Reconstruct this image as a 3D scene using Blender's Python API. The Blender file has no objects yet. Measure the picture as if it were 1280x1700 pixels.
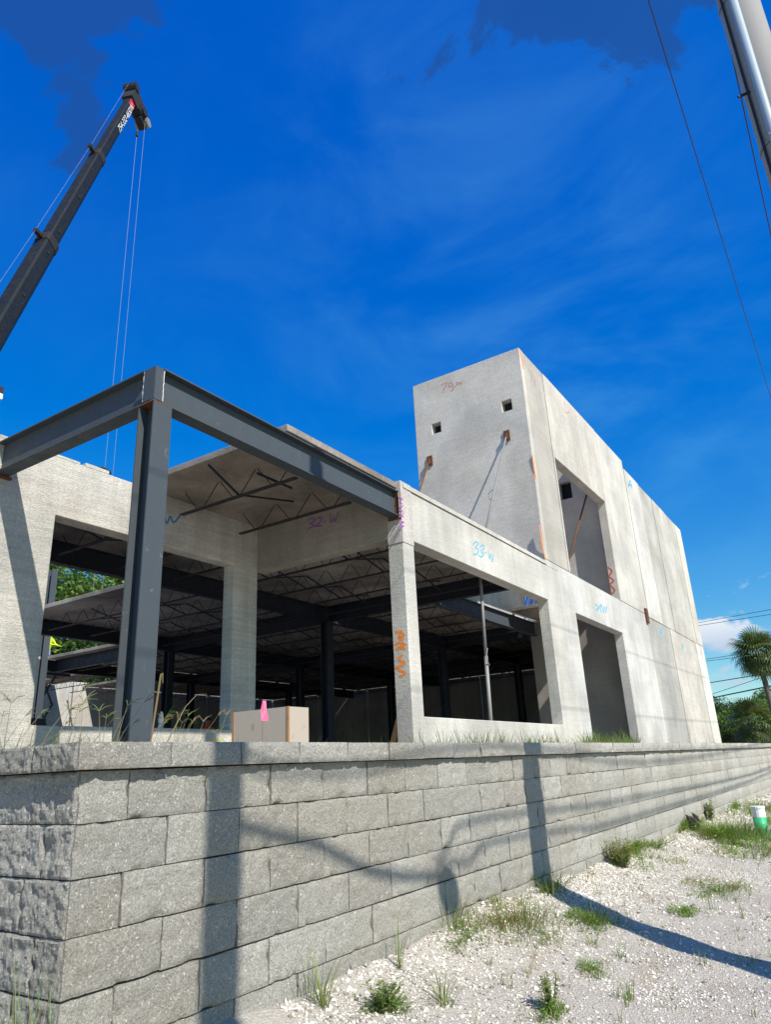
import bpy, bmesh, math, random
import numpy as np
from mathutils import Vector, Matrix, noise as mnoise
random.seed(7); rng = np.random.default_rng(11)
C = bpy.context.scene.collection
# ---------------------------------------------------------------- camera
# world axes: X runs along the long facade (away to the right), Y into the building, Z up; z = 0 is eye level
FPX = 1177.43; YAW, PITCH, ROLL = 0.569456, 0.345360, -0.048689
_f = Vector((math.cos(PITCH)*math.cos(YAW), math.cos(PITCH)*math.sin(YAW), math.sin(PITCH)))
_r0 = Vector((math.sin(YAW), -math.cos(YAW), 0)); _u0 = _r0.cross(_f)
_r = math.cos(ROLL)*_r0 + math.sin(ROLL)*_u0; _u = _r.cross(_f)
cam_d = bpy.data.cameras.new('camera'); cam = bpy.data.objects.new('camera', cam_d); C.objects.link(cam)
cam.matrix_world = Matrix(((_r.x, _u.x, -_f.x, 0), (_r.y, _u.y, -_f.y, 0), (_r.z, _u.z, -_f.z, 0), (0, 0, 0, 1)))
cam_d.sensor_fit = 'VERTICAL'; cam_d.sensor_height = 24; cam_d.lens = 24*FPX/1700
cam_d.clip_start = 0.05; cam_d.clip_end = 3000
bpy.context.scene.camera = cam
# ---------------------------------------------------------------- sky, sun, exposure
SUN = Vector((0.347, 1.0, -1.02)).normalized()          # the way the light travels
EL = math.asin(-SUN.z); AZ = math.atan2(-SUN.x, -SUN.y)
W = bpy.data.worlds.new('World'); bpy.context.scene.world = W; W.use_nodes = True
nt = W.node_tree; nt.nodes.clear()
def N(t, tree=None, **kw):
    n = (tree or nt).nodes.new(t)
    for k, v in kw.items(): setattr(n, k, v)
    return n
def L(a, b, tree=None): (tree or nt).links.new(a, b)
sky = N('ShaderNodeTexSky', sky_type='NISHITA', sun_disc=False, sun_elevation=EL, sun_rotation=AZ % (2*math.pi),
        altitude=0, air_density=1.0, dust_density=0.25, ozone_density=4.0)
hs = N('ShaderNodeHueSaturation'); hs.inputs['Saturation'].default_value = 1.42; hs.inputs['Value'].default_value = 1.15
hs.inputs['Hue'].default_value = 0.503
L(sky.outputs[0], hs.inputs['Color'])
sr = N('ShaderNodeSeparateColor'); L(hs.outputs[0], sr.inputs[0]); cg = N('ShaderNodeCombineColor')
geo = N('ShaderNodeTexCoord')
sep = N('ShaderNodeSeparateXYZ'); L(geo.outputs['Generated'], sep.inputs[0])
def mth(op, a, b=None, c=None, clamp=False, tree=None):
    n = N('ShaderNodeMath', tree, operation=op, use_clamp=clamp)
    for i, v in enumerate((a, b, c)):
        if v is None: continue
        if isinstance(v, (int, float)): n.inputs[i].default_value = v
        else: L(v, n.inputs[i], tree)
    return n.outputs[0]
def mrange(v, a, b, c=0., d=1., tree=None, smooth=True):
    n = N('ShaderNodeMapRange', tree, interpolation_type='SMOOTHSTEP' if smooth else 'LINEAR')
    L(v, n.inputs[0], tree)
    for i, x in zip((1, 2, 3, 4), (a, b, c, d)): n.inputs[i].default_value = x
    return n.outputs[0]
# cloud plane coordinates: direction / (z + small)
zz = mth('ADD', mth('MAXIMUM', sep.outputs[2], 0.0), 0.12)
cmb = N('ShaderNodeCombineXYZ'); L(mth('DIVIDE', sep.outputs[0], zz), cmb.inputs[0]); L(mth('DIVIDE', sep.outputs[1], zz), cmb.inputs[1])
def wnoise(vec, scale, detail, rough=.55, dist=0., stretch=None, loc=(0, 0, 0), rot=0):
    mp = N('ShaderNodeMapping'); L(vec, mp.inputs[0])
    mp.inputs['Location'].default_value = loc; mp.inputs['Rotation'].default_value = (0, 0, rot)
    mp.inputs['Scale'].default_value = stretch or (1, 1, 1)
    n = N('ShaderNodeTexNoise'); L(mp.outputs[0], n.inputs['Vector'])
    n.inputs['Scale'].default_value = scale; n.inputs['Detail'].default_value = detail
    n.inputs['Roughness'].default_value = rough; n.inputs['Distortion'].default_value = dist
    return n.outputs[0]
def mixc(fac, a, b, tree=None, blend='MIX'):
    n = N('ShaderNodeMix', tree, data_type='RGBA', blend_type=blend)
    if isinstance(fac, (int, float)): n.inputs[0].default_value = fac
    else: L(fac, n.inputs[0], tree)
    for i, v in ((6, a), (7, b)):
        if isinstance(v, tuple): n.inputs[i].default_value = (*v, 1)
        else: L(v, n.inputs[i], tree)
    return n.outputs[2]
L(mth('MULTIPLY', sr.outputs[0], .85), cg.inputs[0]); L(mth('MULTIPLY', mth('POWER', mth('MAXIMUM', sr.outputs[1], 0.0), .93), 1.10), cg.inputs[1])
L(mth('MULTIPLY', mth('POWER', mth('MAXIMUM', sr.outputs[2], 0.0), .36), 3.15), cg.inputs[2])
cir = mth('MULTIPLY', mrange(wnoise(cmb.outputs[0], 1.5, 9, .6, .6, (1, .45, 1), (3.1, 1.7, 0), .6), .42, .78),
          mrange(wnoise(cmb.outputs[0], .7, 3, .5, 0, None, (5.2, .4, 0)), .38, .62))
def blob(d, rad, zs):
    v = N('ShaderNodeVectorMath', operation='SUBTRACT'); L(geo.outputs['Generated'], v.inputs[0]); v.inputs[1].default_value = d
    m = N('ShaderNodeVectorMath', operation='MULTIPLY'); L(v.outputs[0], m.inputs[0]); m.inputs[1].default_value = (1, 1, zs)
    ln = N('ShaderNodeVectorMath', operation='LENGTH'); L(m.outputs[0], ln.inputs[0])
    return mrange(ln.outputs['Value'], rad, 0)
wisp = mrange(wnoise(geo.outputs['Generated'], 3.4, 8, .58, .5, (1.3, .7, 2.0), (2.2, .6, .4), .5), .40, .74)
cir = mth('ADD', mth('MULTIPLY', cir, .55), mth('MULTIPLY', wisp, mth('ADD', blob((.67, .30, .62), .52, .8), mth('MULTIPLY', blob((.90, .12, .38), .45, 1.0), 1.1))), None, True)
col = mixc(mth('MULTIPLY', cir, .15), cg.outputs[0], (1.5, 4.7, 7.2))
# thin grey-blue veil patches high overhead
# puffs near the horizon
lown = wnoise(geo.outputs['Generated'], 9, 8, .58, .25, (1, 1, 2.4), (.35, .1, .22))
band = mth('MULTIPLY', mrange(sep.outputs[2], .035, .10), mrange(sep.outputs[2], .27, .15))
veil = mth('ADD', mth('MULTIPLY', mth('SUBTRACT', wnoise(geo.outputs['Generated'], 7, 7, .6, .3, None, (.7, .2, 0)), .5), .9), mth('MULTIPLY', mth('SUBTRACT', sep.outputs[2], .80), .8))
veil = mth('ADD', veil, mth('MULTIPLY', blob((.25, .58, .775), .26, 1.), .36))
veil = mth('ADD', veil, mth('MULTIPLY', blob((.60, .06, .80), .26, 1.3), .34))
col = mixc(mth('MULTIPLY', mrange(veil, .145, .20), .70), col, (.12, .62, 2.4))
pf = mth('MULTIPLY', mth('SUBTRACT', lown, .53), 1.6)
pf = mth('ADD', pf, mth('MULTIPLY', blob((.977, .135, .150), .095, 2.0), .42))
pf = mth('ADD', pf, mth('MULTIPLY', blob((.985, .10, .072), .08, 2.6), .26))
pf = mth('ADD', pf, mth('MULTIPLY', blob((.72, .62, .27), .10, 2.0), .17))
pf = mth('MULTIPLY', mrange(pf, .12, .30), band)
shade = mrange(sep.outputs[2], .115, .165)
pcol = mixc(shade, (4.4, 5.0, 6.2), (7.6, 7.6, 7.7))
col = mixc(mth('MULTIPLY', pf, .85), col, pcol)
bg = N('ShaderNodeBackground'); L(col, bg.inputs[0]); bg.inputs[1].default_value = 0.105
wo = N('ShaderNodeOutputWorld'); L(bg.outputs[0], wo.inputs[0])
sl = bpy.data.lights.new('sun', 'SUN'); sl.energy = 5.0; sl.angle = math.radians(.53); sl.color = (1, .955, .88)
so = bpy.data.objects.new('sun', sl); C.objects.link(so)
so.rotation_euler = SUN.to_track_quat('-Z', 'Y').to_euler(); so.location = (0, -20, 30)
sc = bpy.context.scene
sc.view_settings.view_transform = 'Standard'; sc.view_settings.look = 'None'; sc.view_settings.exposure = 0.32; sc.view_settings.gamma = 1
sc.render.engine = 'CYCLES'; sc.cycles.max_bounces = 6; sc.cycles.diffuse_bounces = 4; sc.cycles.transparent_max_bounces = 8
# ---------------------------------------------------------------- helpers
def ray(px, py):
    return (_f*FPX + _r*(px-640) - _u*(py-850))/FPX
def onY(px, py, Y): d = ray(px, py); return d*(Y/d.y)       # a measured point on the plane of a wall
def onX(px, py, X): d = ray(px, py); return d*(X/d.x)
def onZ(px, py, Z): d = ray(px, py); return d*(Z/d.z)
class MB:
    def __init__(s): s.v = []; s.f = []; s.m = []
    def add(s, vs, fs, mi=0):
        o = len(s.v); s.v += [tuple(v) for v in vs]; s.f += [tuple(i+o for i in f) for f in fs]; s.m += [mi]*len(fs); return s
    def box(s, a, b, mi=0):
        x0, y0, z0 = a; x1, y1, z1 = b
        return s.add([(x0,y0,z0),(x1,y0,z0),(x1,y1,z0),(x0,y1,z0),(x0,y0,z1),(x1,y0,z1),(x1,y1,z1),(x0,y1,z1)],
              [(3,2,1,0),(4,5,6,7),(0,1,5,4),(1,2,6,5),(2,3,7,6),(3,0,4,7)], mi)
    def obox(s, c, ax, ay, az, mi=0):                       # box from centre and three half-axes
        c, ax, ay, az = map(Vector, (c, ax, ay, az))
        vs = [c+sx*ax+sy*ay+sz*az for sz in (-1,1) for sx, sy in ((-1,-1),(1,-1),(1,1),(-1,1))]
        return s.add(vs, [(3,2,1,0),(4,5,6,7),(0,1,5,4),(1,2,6,5),(2,3,7,6),(3,0,4,7)], mi)
    def bar(s, p, q, w, h, up=(0,0,1), mi=0):
        p, q = Vector(p), Vector(q); d = (q-p); n = d.normalized(); upv = Vector(up)
        if abs(n.dot(upv)) > .95: upv = Vector((1,0,0))
        a = n.cross(upv).normalized(); b = a.cross(n)
        return s.obox((p+q)/2, d/2, a*w/2, b*h/2, mi)
    def tube(s, pts, r, n=8, mi=0, cap=True, r2=None):
        pts = [Vector(p) for p in pts]; rings = []; k = len(pts); ref = None
        for i, p in enumerate(pts):
            t = (pts[min(i+1, k-1)]-pts[max(i-1, 0)]).normalized()
            if ref is None: ref = Vector((0,0,1)) if abs(t.z) < .9 else Vector((1,0,0))
            a = t.cross(ref).normalized(); b = t.cross(a); ref = a.cross(t) if False else ref
            rr = r[i] if isinstance(r, (list, tuple)) else (r + (r2-r)*i/(k-1) if r2 is not None else r)
            rings.append([p + rr*(math.cos(2*math.pi*j/n)*a + math.sin(2*math.pi*j/n)*b) for j in range(n)])
        vs = [v for rg in rings for v in rg]; fs = []
        for i in range(k-1):
            for j in range(n): fs.append((i*n+j, (i+1)*n+j, (i+1)*n+(j+1)%n, i*n+(j+1)%n))
        if cap: fs.append(tuple(range(n))); fs.append(tuple((k-1)*n+j for j in reversed(range(n))))
        return s.add(vs, fs, mi)
    def ibeam(s, p, q, d, bf, tf, tw, up=(0,0,1), mi=0):     # p, q: centre line of the web
        p, q = Vector(p), Vector(q); n = (q-p).normalized(); a = n.cross(Vector(up)).normalized(); b = a.cross(n)
        s.bar(p, q, tw, d-2*tf-.002, up, mi)
        for sg in (-1, 1): s.bar(p+b*sg*(d-tf)/2, q+b*sg*(d-tf)/2, bf, tf, up, mi)
        return s
    def build(s, name, mats, parent=None, origin=None, color=None, smooth=False, **props):
        if not isinstance(mats, (list, tuple)): mats = [mats]
        o_ = Vector(origin) if origin is not None else (WORLD[parent.name] if parent is not None else Vector((0,0,0)))
        me = bpy.data.meshes.new(name); me.from_pydata([(v[0]-o_.x, v[1]-o_.y, v[2]-o_.z) for v in s.v], [], s.f)
        for m in mats: me.materials.append(m)
        if len(mats) > 1: me.polygons.foreach_set('material_index', s.m)
        if smooth: me.polygons.foreach_set('use_smooth', [True]*len(me.polygons))
        me.update()
        return link(name, me, parent, o_, color, **props)
WORLD = {}
def link(name, me, parent=None, at=Vector((0,0,0)), color=None, **props):
    o = bpy.data.objects.new(name, me); C.objects.link(o); WORLD[o.name] = Vector(at)
    if parent is not None: o.parent = parent; o.location = Vector(at)-WORLD[parent.name]
    else: o.location = at
    if color: o.color = (*color, 1)
    for k, v in props.items(): o[k] = v
    return o
def thing(name, label, cat, loc=(0,0,0), group=None):
    o = bpy.data.objects.new(name, None); C.objects.link(o); o.location = loc; o.empty_display_size = .2
    WORLD[o.name] = Vector(loc); o['label'] = label; o['category'] = cat
    if group: o['group'] = group
    return o
def tagd(label, cat, group=None):
    d = dict(label=label, category=cat)
    if group: d['group'] = group
    return d
# ---------------------------------------------------------------- materials
def mat(name, base=(.5,.5,.5), rough=.8, metal=0., bump=None, spec=None):
    m = bpy.data.materials.new(name); m.use_nodes = True; t = m.node_tree; b = t.nodes['Principled BSDF']
    b.inputs['Base Color'].default_value = (*base, 1); b.inputs['Roughness'].default_value = rough; b.inputs['Metallic'].default_value = metal
    if spec is not None: b.inputs['Specular IOR Level'].default_value = spec
    return m, t, b
def pos(t, scale=(1,1,1), loc=(0,0,0)):
    g = N('ShaderNodeNewGeometry', t); mp = N('ShaderNodeMapping', t); L(g.outputs['Position'], mp.inputs[0], t)
    mp.inputs['Scale'].default_value = scale; mp.inputs['Location'].default_value = loc; return mp.outputs[0]
def noise(t, vec, scale, detail=4, rough=.55, dist=0.):
    n = N('ShaderNodeTexNoise', t); L(vec, n.inputs['Vector'], t); n.inputs['Scale'].default_value = scale
    n.inputs['Detail'].default_value = detail; n.inputs['Roughness'].default_value = rough; n.inputs['Distortion'].default_value = dist
    return n.outputs[0]
def voro(t, vec, scale, feature='F1', out='Distance'):
    n = N('ShaderNodeTexVoronoi', t, feature=feature); L(vec, n.inputs['Vector'], t); n.inputs['Scale'].default_value = scale
    return n.outputs[out]
def bump(t, b, h, strength, dist, prev=None):
    n = N('ShaderNodeBump', t); L(h, n.inputs['Height'], t); n.inputs['Strength'].default_value = strength; n.inputs['Distance'].default_value = dist
    if prev is not None: L(prev, n.inputs['Normal'], t)
    L(n.outputs[0], b.inputs['Normal'], t); return n.outputs[0]
def gain(t, col, fac):                                      # multiply a colour by a scalar socket
    n = N('ShaderNodeVectorMath', t, operation='SCALE'); L(col, n.inputs[0], t); L(fac, n.inputs['Scale'], t); return n.outputs[0]

def concrete(name, base, grain=1.0, streak=(.5,.5,12), rough_bump=.004, stain=.35, lay_k=.25, st_k=.55):
    m, t, b = mat(name, base, .9, spec=.25)
    oi = N('ShaderNodeObjectInfo', t)
    P = pos(t)
    big = mrange(noise(t, P, .55, 5, .6, .4), .3, .72, 1-stain*.9, 1.10, t)
    st = mrange(noise(t, pos(t, (1.6,1.6,.10)), 2.2, 5, .62, .3), .32, .70, 1-stain*st_k, 1+.10*st_k, t)    # vertical run marks
    lay = mrange(noise(t, pos(t, (.35,.35,7.)), 2.5, 4, .6, .25), .3, .7, 1-.32*lay_k, 1+.2*lay_k, t)              # casting lines
    fine = mrange(noise(t, P, 32, 7, .85), .3, .7, .74, 1.20, t)
    k = mth('MULTIPLY', mth('MULTIPLY', big, st, None, False, t), mth('MULTIPLY', lay, fine, None, False, t), None, False, t)
    dirt = mrange(noise(t, pos(t, (1,1,.35), (4,2,1)), 1.5, 7, .68, .5), .60, .78, 0, stain, t)
    base_c = mixc(1.0, oi.outputs['Color'], base, t, 'MULTIPLY')
    warm = mixc(mrange(noise(t, pos(t, (1,1,1), (9,3,5)), .9, 4, .6), .4, .7, 0, .5, t), base_c, mixc(1., base_c, (1.03,.985,.92), t, 'MULTIPLY'), t)
    dk = mixc(dirt, warm, mixc(1., warm, (.42,.41,.40), t, 'MULTIPLY'), t)
    pores = mrange(voro(t, P, 26), .0, .11, .62, 1, t)
    k = mth('MULTIPLY', k, pores, None, False, t)
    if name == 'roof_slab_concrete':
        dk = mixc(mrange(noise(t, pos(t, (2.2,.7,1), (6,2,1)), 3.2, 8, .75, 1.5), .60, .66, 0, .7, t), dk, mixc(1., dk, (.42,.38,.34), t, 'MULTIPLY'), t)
    L(gain(t, dk, k), b.inputs['Base Color'], t)
    h = noise(t, pos(t, streak), 14*grain, 6, .7, .4)
    n1 = bump(t, b, h, .9, rough_bump)
    bump(t, b, voro(t, P, 60*grain), .5, rough_bump*.45, n1)
    return m
M = {}
M['conc'] = concrete('precast_concrete', (.60,.58,.54), 1.2, (.9,.9,2.0), .011, .26, .15, .38)
M['conc_rough'] = concrete('rough_cast_concrete', (.66,.62,.56), 2.8, (1,1,1.2), .022, .22, .15, .12)
M['conc_broom'] = concrete('broomed_concrete', (.62,.595,.54), 1., (.55,.55,6.5), .018, .24, .35)
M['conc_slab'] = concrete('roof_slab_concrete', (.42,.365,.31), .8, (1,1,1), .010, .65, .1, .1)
def blockmat():
    m, t, b = mat('split_face_concrete', (.36,.355,.335), .92, spec=.25)
    oi = N('ShaderNodeObjectInfo', t); P = pos(t)
    base = mixc(oi.outputs['Random'], (.50,.475,.415), (.67,.64,.56), t)
    base = mixc(mrange(noise(t, P, 1.1, 4), .38, .66, 0, .6, t), base, (.50,.45,.36), t)
    c = mixc(mrange(noise(t, P, 7, 8, .72, .3), .36, .66), base, mixc(1., base, (.56,.56,.55), t, 'MULTIPLY'), t)
    wv = N('ShaderNodeVectorMath', t, operation='ADD'); L(P, wv.inputs[0], t); nz = N('ShaderNodeTexNoise', t); L(P, nz.inputs['Vector'], t); nz.inputs['Scale'].default_value = 55; nz.inputs['Detail'].default_value = 3
    sc3 = N('ShaderNodeVectorMath', t, operation='SCALE'); L(nz.outputs['Color'], sc3.inputs[0], t); sc3.inputs['Scale'].default_value = .030; L(sc3.outputs[0], wv.inputs[1], t)
    fl = voro(t, wv.outputs[0], 60); sz = noise(t, P, 16, 3)
    flk = mrange(mth('ADD', fl, mth('MULTIPLY', sz, .5, None, False, t), None, False, t), .46, .38, 0, .9, t)
    c = mixc(flk, c, (.80,.76,.66), t)
    c = mixc(mrange(voro(t, pos(t, (1,1,1), (3,7,1)), 95), .22, .10, 0, .6, t), c, (.16,.16,.155), t)
    L(gain(t, c, mrange(noise(t, P, 110, 4, .75), .3, .7, .66, 1.26, t)), b.inputs['Base Color'], t)
    h1 = noise(t, P, 16, 8, .75, .2)
    n1 = bump(t, b, h1, 1., .022)
    n2 = bump(t, b, noise(t, P, 62, 5, .78, .4), 1., .014, n1)
    bump(t, b, noise(t, P, 190, 3, .7), .6, .002, n2)
    return m
M['block'] = blockmat()
def steelmat(name, base, rough=.48):
    m, t, b = mat(name, base, rough, 0., spec=.22)
    P = pos(t)
    c = mixc(mrange(noise(t, P, 2.5, 6, .65, .5), .35, .7), base, tuple(x*.72 for x in base), t)
    c = mixc(mrange(noise(t, pos(t, (1,1,1), (3,1,4)), 9, 7, .72, 1.2), .62, .72, 0, .55, t), c, (.24,.24,.245), t)
    c = mixc(mrange(noise(t, pos(t, (3.5,3.5,.35), (3,1,4)), 3, 6, .7, .6), .60, .74, 0, .45, t), c, tuple(x*1.9 for x in base), t)
    c = mixc(mrange(noise(t, pos(t, (1,1,1), (1,5,2)), 5, 8, .75, .6), .70, .77, 0, .6, t), c, (.13,.06,.03), t)
    L(c, b.inputs['Base Color'], t)
    L(mrange(noise(t, P, 6, 5), .3, .7, rough-.12, rough+.2, t), b.inputs['Roughness'], t)
    bump(t, b, noise(t, P, 30, 4), .15, .002)
    return m
M['steel'] = steelmat('grey_primed_steel', (.072,.086,.098), .6)
M['steel_dark'] = steelmat('dark_primed_steel', (.030,.034,.045))
M['steel_joist'] = steelmat('brown_primed_joist_steel', (.050,.040,.036))
M['rust'] = steelmat('rusted_steel', (.16,.07,.035), .8)
M['weld'] = mat('pale_weld_bead', (.62,.58,.52), .6)[0]
M['boom'] = steelmat('charcoal_boom_paint', (.016,.019,.022), .55)
M['black'] = mat('black_metal', (.012,.012,.013), .85)[0]
M['rubber'] = mat('black_rubber', (.02,.02,.02), .8)[0]
M['cable'] = mat('black_cable', (.018,.018,.02), .6)[0]
M['rope'] = mat('steel_wire_rope', (.22,.24,.27), .6, .3)[0]
M['galv'] = mat('galvanised_steel', (.26,.255,.24), .65, .3)[0]
M['white'] = mat('white_paint', (.78,.78,.76), .5)[0]
M['red'] = mat('red_paint', (.55,.03,.03), .5)[0]
M['green'] = mat('green_paint', (.02,.40,.16), .5)[0]
M['pink'] = mat('pink_plastic_film', (.85,.16,.30), .6)[0]
M['plate'] = mat('blue_grey_pvc', (.32,.385,.43), .5)[0]
M['skin'] = mat('skin', (.35,.20,.13), .6)[0]
M['vest'] = mat('yellow_vest_cloth', (.62,.75,.03), .7)[0]
M['orange'] = mat('orange_cloth', (.85,.10,.02), .7)[0]
M['jeans'] = mat('faded_blue_denim', (.16,.20,.30), .8)[0]
M['helmet'] = mat('dark_hard_hat', (.03,.03,.035), .4)[0]
M['tarp'] = mat('blue_plastic_tarp', (.03,.10,.45), .5)[0]
M['paper'] = mat('brown_paper', (.45,.30,.20), .8)[0]
def polemat():
    m, t, b = mat('spun_concrete_pole', (.36,.34,.31), .85)
    P = pos(t, (1,1,.35)); c = mixc(mrange(noise(t, P, 6, 6, .6), .35, .7), (.33,.32,.30), (.22,.21,.20), t)
    c = mixc(mrange(noise(t, pos(t, (1,1,.5), (3,2,2)), 22, 5, .7), .58, .75, 0, .6, t), c, (.20,.17,.14), t)
    L(c, b.inputs['Base Color'], t); bump(t, b, noise(t, P, 60, 4), .4, .003); return m
M['pole'] = polemat()
def woodmat(name, a, b_, sc=(1,1,6)):
    m, t, b = mat(name, a, .8); P = pos(t, sc)
    c = mixc(mrange(noise(t, P, 5, 8, .72, 2.4), .40, .62), a, b_, t)
    c = mixc(mrange(noise(t, pos(t, (1,1,1), (5,2,2)), 7, 5), .62, .74, 0, .6, t), c, tuple(x*.6 for x in b_), t)
    L(c, b.inputs['Base Color'], t); bump(t, b, noise(t, P, 30, 4), .3, .003); return m
M['ply'] = woodmat('weathered_plywood', (.58,.51,.42), (.33,.26,.19), (2.5,2.5,9))
M['lumber'] = woodmat('sawn_lumber', (.42,.24,.11), (.30,.16,.07), (1,1,.3))
M['trunk'] = woodmat('palm_bark', (.17,.145,.12), (.10,.085,.07), (1,1,6))
M['bark'] = woodmat('tree_bark', (.13,.11,.09), (.08,.065,.05), (1,1,.4))
def leafmat(name, a, b_, c_=None, rough=.55):
    m, t, b = mat(name, a, rough, spec=.35)
    oi = N('ShaderNodeObjectInfo', t); g = N('ShaderNodeNewGeometry', t)
    c = mixc(g.outputs['Random Per Island'], a, b_, t)
    if c_: c = mixc(mrange(noise(t, pos(t), 1.3, 3), .52, .66, 0, .75, t), c, c_, t)
    L(c, b.inputs['Base Color'], t)
    tr = N('ShaderNodeBsdfTranslucent', t); L(mixc(1., c, (1.25,1.25,.5), t, 'MULTIPLY'), tr.inputs[0], t)
    mx = N('ShaderNodeMixShader', t); mx.inputs[0].default_value = .28
    L(b.outputs[0], mx.inputs[1], t); L(tr.outputs[0], mx.inputs[2], t)
    L(mx.outputs[0], t.nodes['Material Output'].inputs[0], t); return m
M['leaf'] = leafmat('tree_leaves', (.075,.14,.028), (.14,.23,.05), (.21,.27,.06))
M['leaf_dark'] = leafmat('dark_tree_leaves', (.038,.085,.02), (.07,.13,.034))
M['palmleaf'] = leafmat('palm_leaflets', (.055,.10,.032), (.16,.20,.07), (.22,.22,.08), .4)
M['grass'] = leafmat('green_grass_blades', (.09,.18,.03), (.18,.28,.055), (.26,.27,.08))
M['straw'] = leafmat('dry_grass_stems', (.30,.24,.12), (.22,.20,.09), (.32,.20,.12))
M['weed'] = leafmat('broad_weed_leaves', (.10,.20,.03), (.20,.30,.05), (.24,.26,.05))
def spray(name, c, cover=.5):
    m, t, b = mat(name, c, .8)
    tp = N('ShaderNodeBsdfTransparent', t); mx = N('ShaderNodeMixShader', t)
    L(mrange(noise(t, pos(t), 42, 5, .7), cover-.10, cover+.10, 1, .12, t), mx.inputs[0], t)
    L(tp.outputs[0], mx.inputs[1], t); L(b.outputs[0], mx.inputs[2], t); L(mx.outputs[0], t.nodes['Material Output'].inputs[0], t)
    return m
M['s_cyan'] = spray('cyan_spray_paint', (.14,.50,.68), .55)
M['s_blue'] = spray('blue_spray_paint', (.05,.22,.42), .62)
M['s_pink'] = spray('faded_pink_spray_paint', (.72,.36,.32), .44)
M['s_purple'] = spray('purple_spray_paint', (.30,.10,.36), .60)
M['s_orange'] = spray('orange_spray_paint', (.85,.26,.04), .60)
M['s_red'] = spray('red_spray_paint', (.62,.12,.08), .54)
M['s_lime'] = spray('lime_paint_marker', (.42,.50,.12), .6)
def groundmat():
    m, t, b = mat('shell_sand_ground', (.5,.48,.45), .95, spec=.15)
    P = pos(t)
    c = mixc(mrange(noise(t, P, 2.0, 6, .65, .4), .38, .64), (.61,.55,.45), (.43,.365,.275), t)
    c = mixc(mrange(voro(t, P, 60), .16, .32, .0, .55, t), c, (.36,.34,.31), t)
    c = mixc(mrange(noise(t, pos(t, (.7,1.6,1), (2,5,1)), 1.6, 7, .7, .8), .52, .64, 0, .75, t), c, (.36,.305,.23), t)
    c = mixc(mrange(voro(t, pos(t, (1,1,1), (2,3,1)), 120), .12, .2, .55, 0, t), c, (.78,.76,.72), t)
    L(gain(t, c, mrange(noise(t, P, 160, 3, .7), .3, .7, .72, 1.18, t)), b.inputs['Base Color'], t)
    n1 = bump(t, b, noise(t, P, 28, 6, .7), .8, .016)
    bump(t, b, voro(t, P, 75), .8, .008, n1); return m
M['ground'] = groundmat()
def stonemat():
    m, t, b = mat('crushed_shell_stone', (.6,.58,.55), .85, spec=.2)
    g = N('ShaderNodeNewGeometry', t)
    cr = N('ShaderNodeValToRGB', t); L(g.outputs['Random Per Island'], cr.inputs[0], t)
    e = cr.color_ramp.elements; e[0].color = (.20,.18,.165,1); e[0].position = 0; e[1].color = (.86,.82,.74,1); e[1].position = 1
    for p_, c_ in ((.13,(.30,.265,.22,1)), (.32,(.56,.50,.415,1)), (.6,(.76,.71,.62,1))): q = e.new(p_); q.color = c_
    L(cr.outputs[0], b.inputs['Base Color'], t); bump(t, b, noise(t, pos(t), 150, 3), .5, .003); return m
M['stone'] = stonemat()
def soilmat():
    m, t, b = mat('lot_soil', (.3,.27,.22), .95, spec=.1); P = pos(t)
    L(mixc(mrange(noise(t, P, 3, 7, .7), .35, .65), (.27,.245,.20), (.16,.14,.10), t), b.inputs['Base Color'], t)
    bump(t, b, noise(t, P, 20, 6), .6, .02); return m
M['soil'] = soilmat()
M['floor'] = concrete('floor_concrete', (.38,.37,.35), 1., (1,1,1), .003, .3)
def bottlemat():
    m, t, b = mat('clear_bottle_plastic', (.85,.9,.92), .12); b.inputs['Alpha'].default_value = .45; return m
M['bottle'] = bottlemat()
def glassmat():
    m, t, b = mat('dark_cab_glass', (.03,.04,.05), .08); return m
M['glass'] = glassmat()
# ---------------------------------------------------------------- ground
Zlot = .085
def gz(x, y):
    """front ground height: a gravel heap against the wall, a shallow dip towards the road"""
    d = np.clip(2.7-y, 0, None)
    z = -1.04 - .36*(1-np.exp(-d/.85)) - .0
    far = np.clip((x-2)/60, 0, 1)
    z = z + .045*np.exp(-((x-4.9)/1.0)**2)*np.exp(-d/.5) + .05*np.exp(-((x-6.9)/1.1)**2)*np.exp(-d/.8)
    z = z + .020*np.sin(x*1.9+y*1.3)*np.exp(-d/3.5) + .012*np.sin(x*4.3-y*3.1) + .008*np.sin(x*7.7+y*6.3)
    z = z - .10*far
    return z
def grid(xs, ys, fz):
    X, Y = np.meshgrid(xs, ys, indexing='ij'); Z = fz(X, Y); nx, ny = len(xs), len(ys)
    vs = np.stack([X, Y, Z], -1).reshape(-1, 3)
    i, j = np.meshgrid(np.arange(nx-1), np.arange(ny-1), indexing='ij'); a = (i*ny+j).ravel()
    return vs.tolist(), np.stack([a, a+ny, a+ny+1, a+1], -1).tolist()
xs = np.concatenate([[-900,-300,-90,-30,-10], np.arange(-5, 2, .5), np.arange(2, 14, .06), np.arange(14, 40, .5), [45,60,100,250,900]])
ys = np.concatenate([[-900,-300,-90,-30,-10], np.arange(-5, -.5, .5), np.arange(-.5, 2.95, .06)])
m_ = MB(); m_.add(*grid(xs, ys, gz)); m_.build('ground', M['ground'], smooth=True, kind='structure')
m_ = MB(); xs2 = np.array([1.96,2.4,3,4,6,10,20,40,62,80,900.]); ys2 = np.array([2.92,3.4,4,5,6,9,14,30,60,200,900.])
m_.add(*grid(xs2, ys2, lambda x, y: Zlot + 0*x)); m_.build('building_lot', M['soil'], kind='structure')
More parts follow.
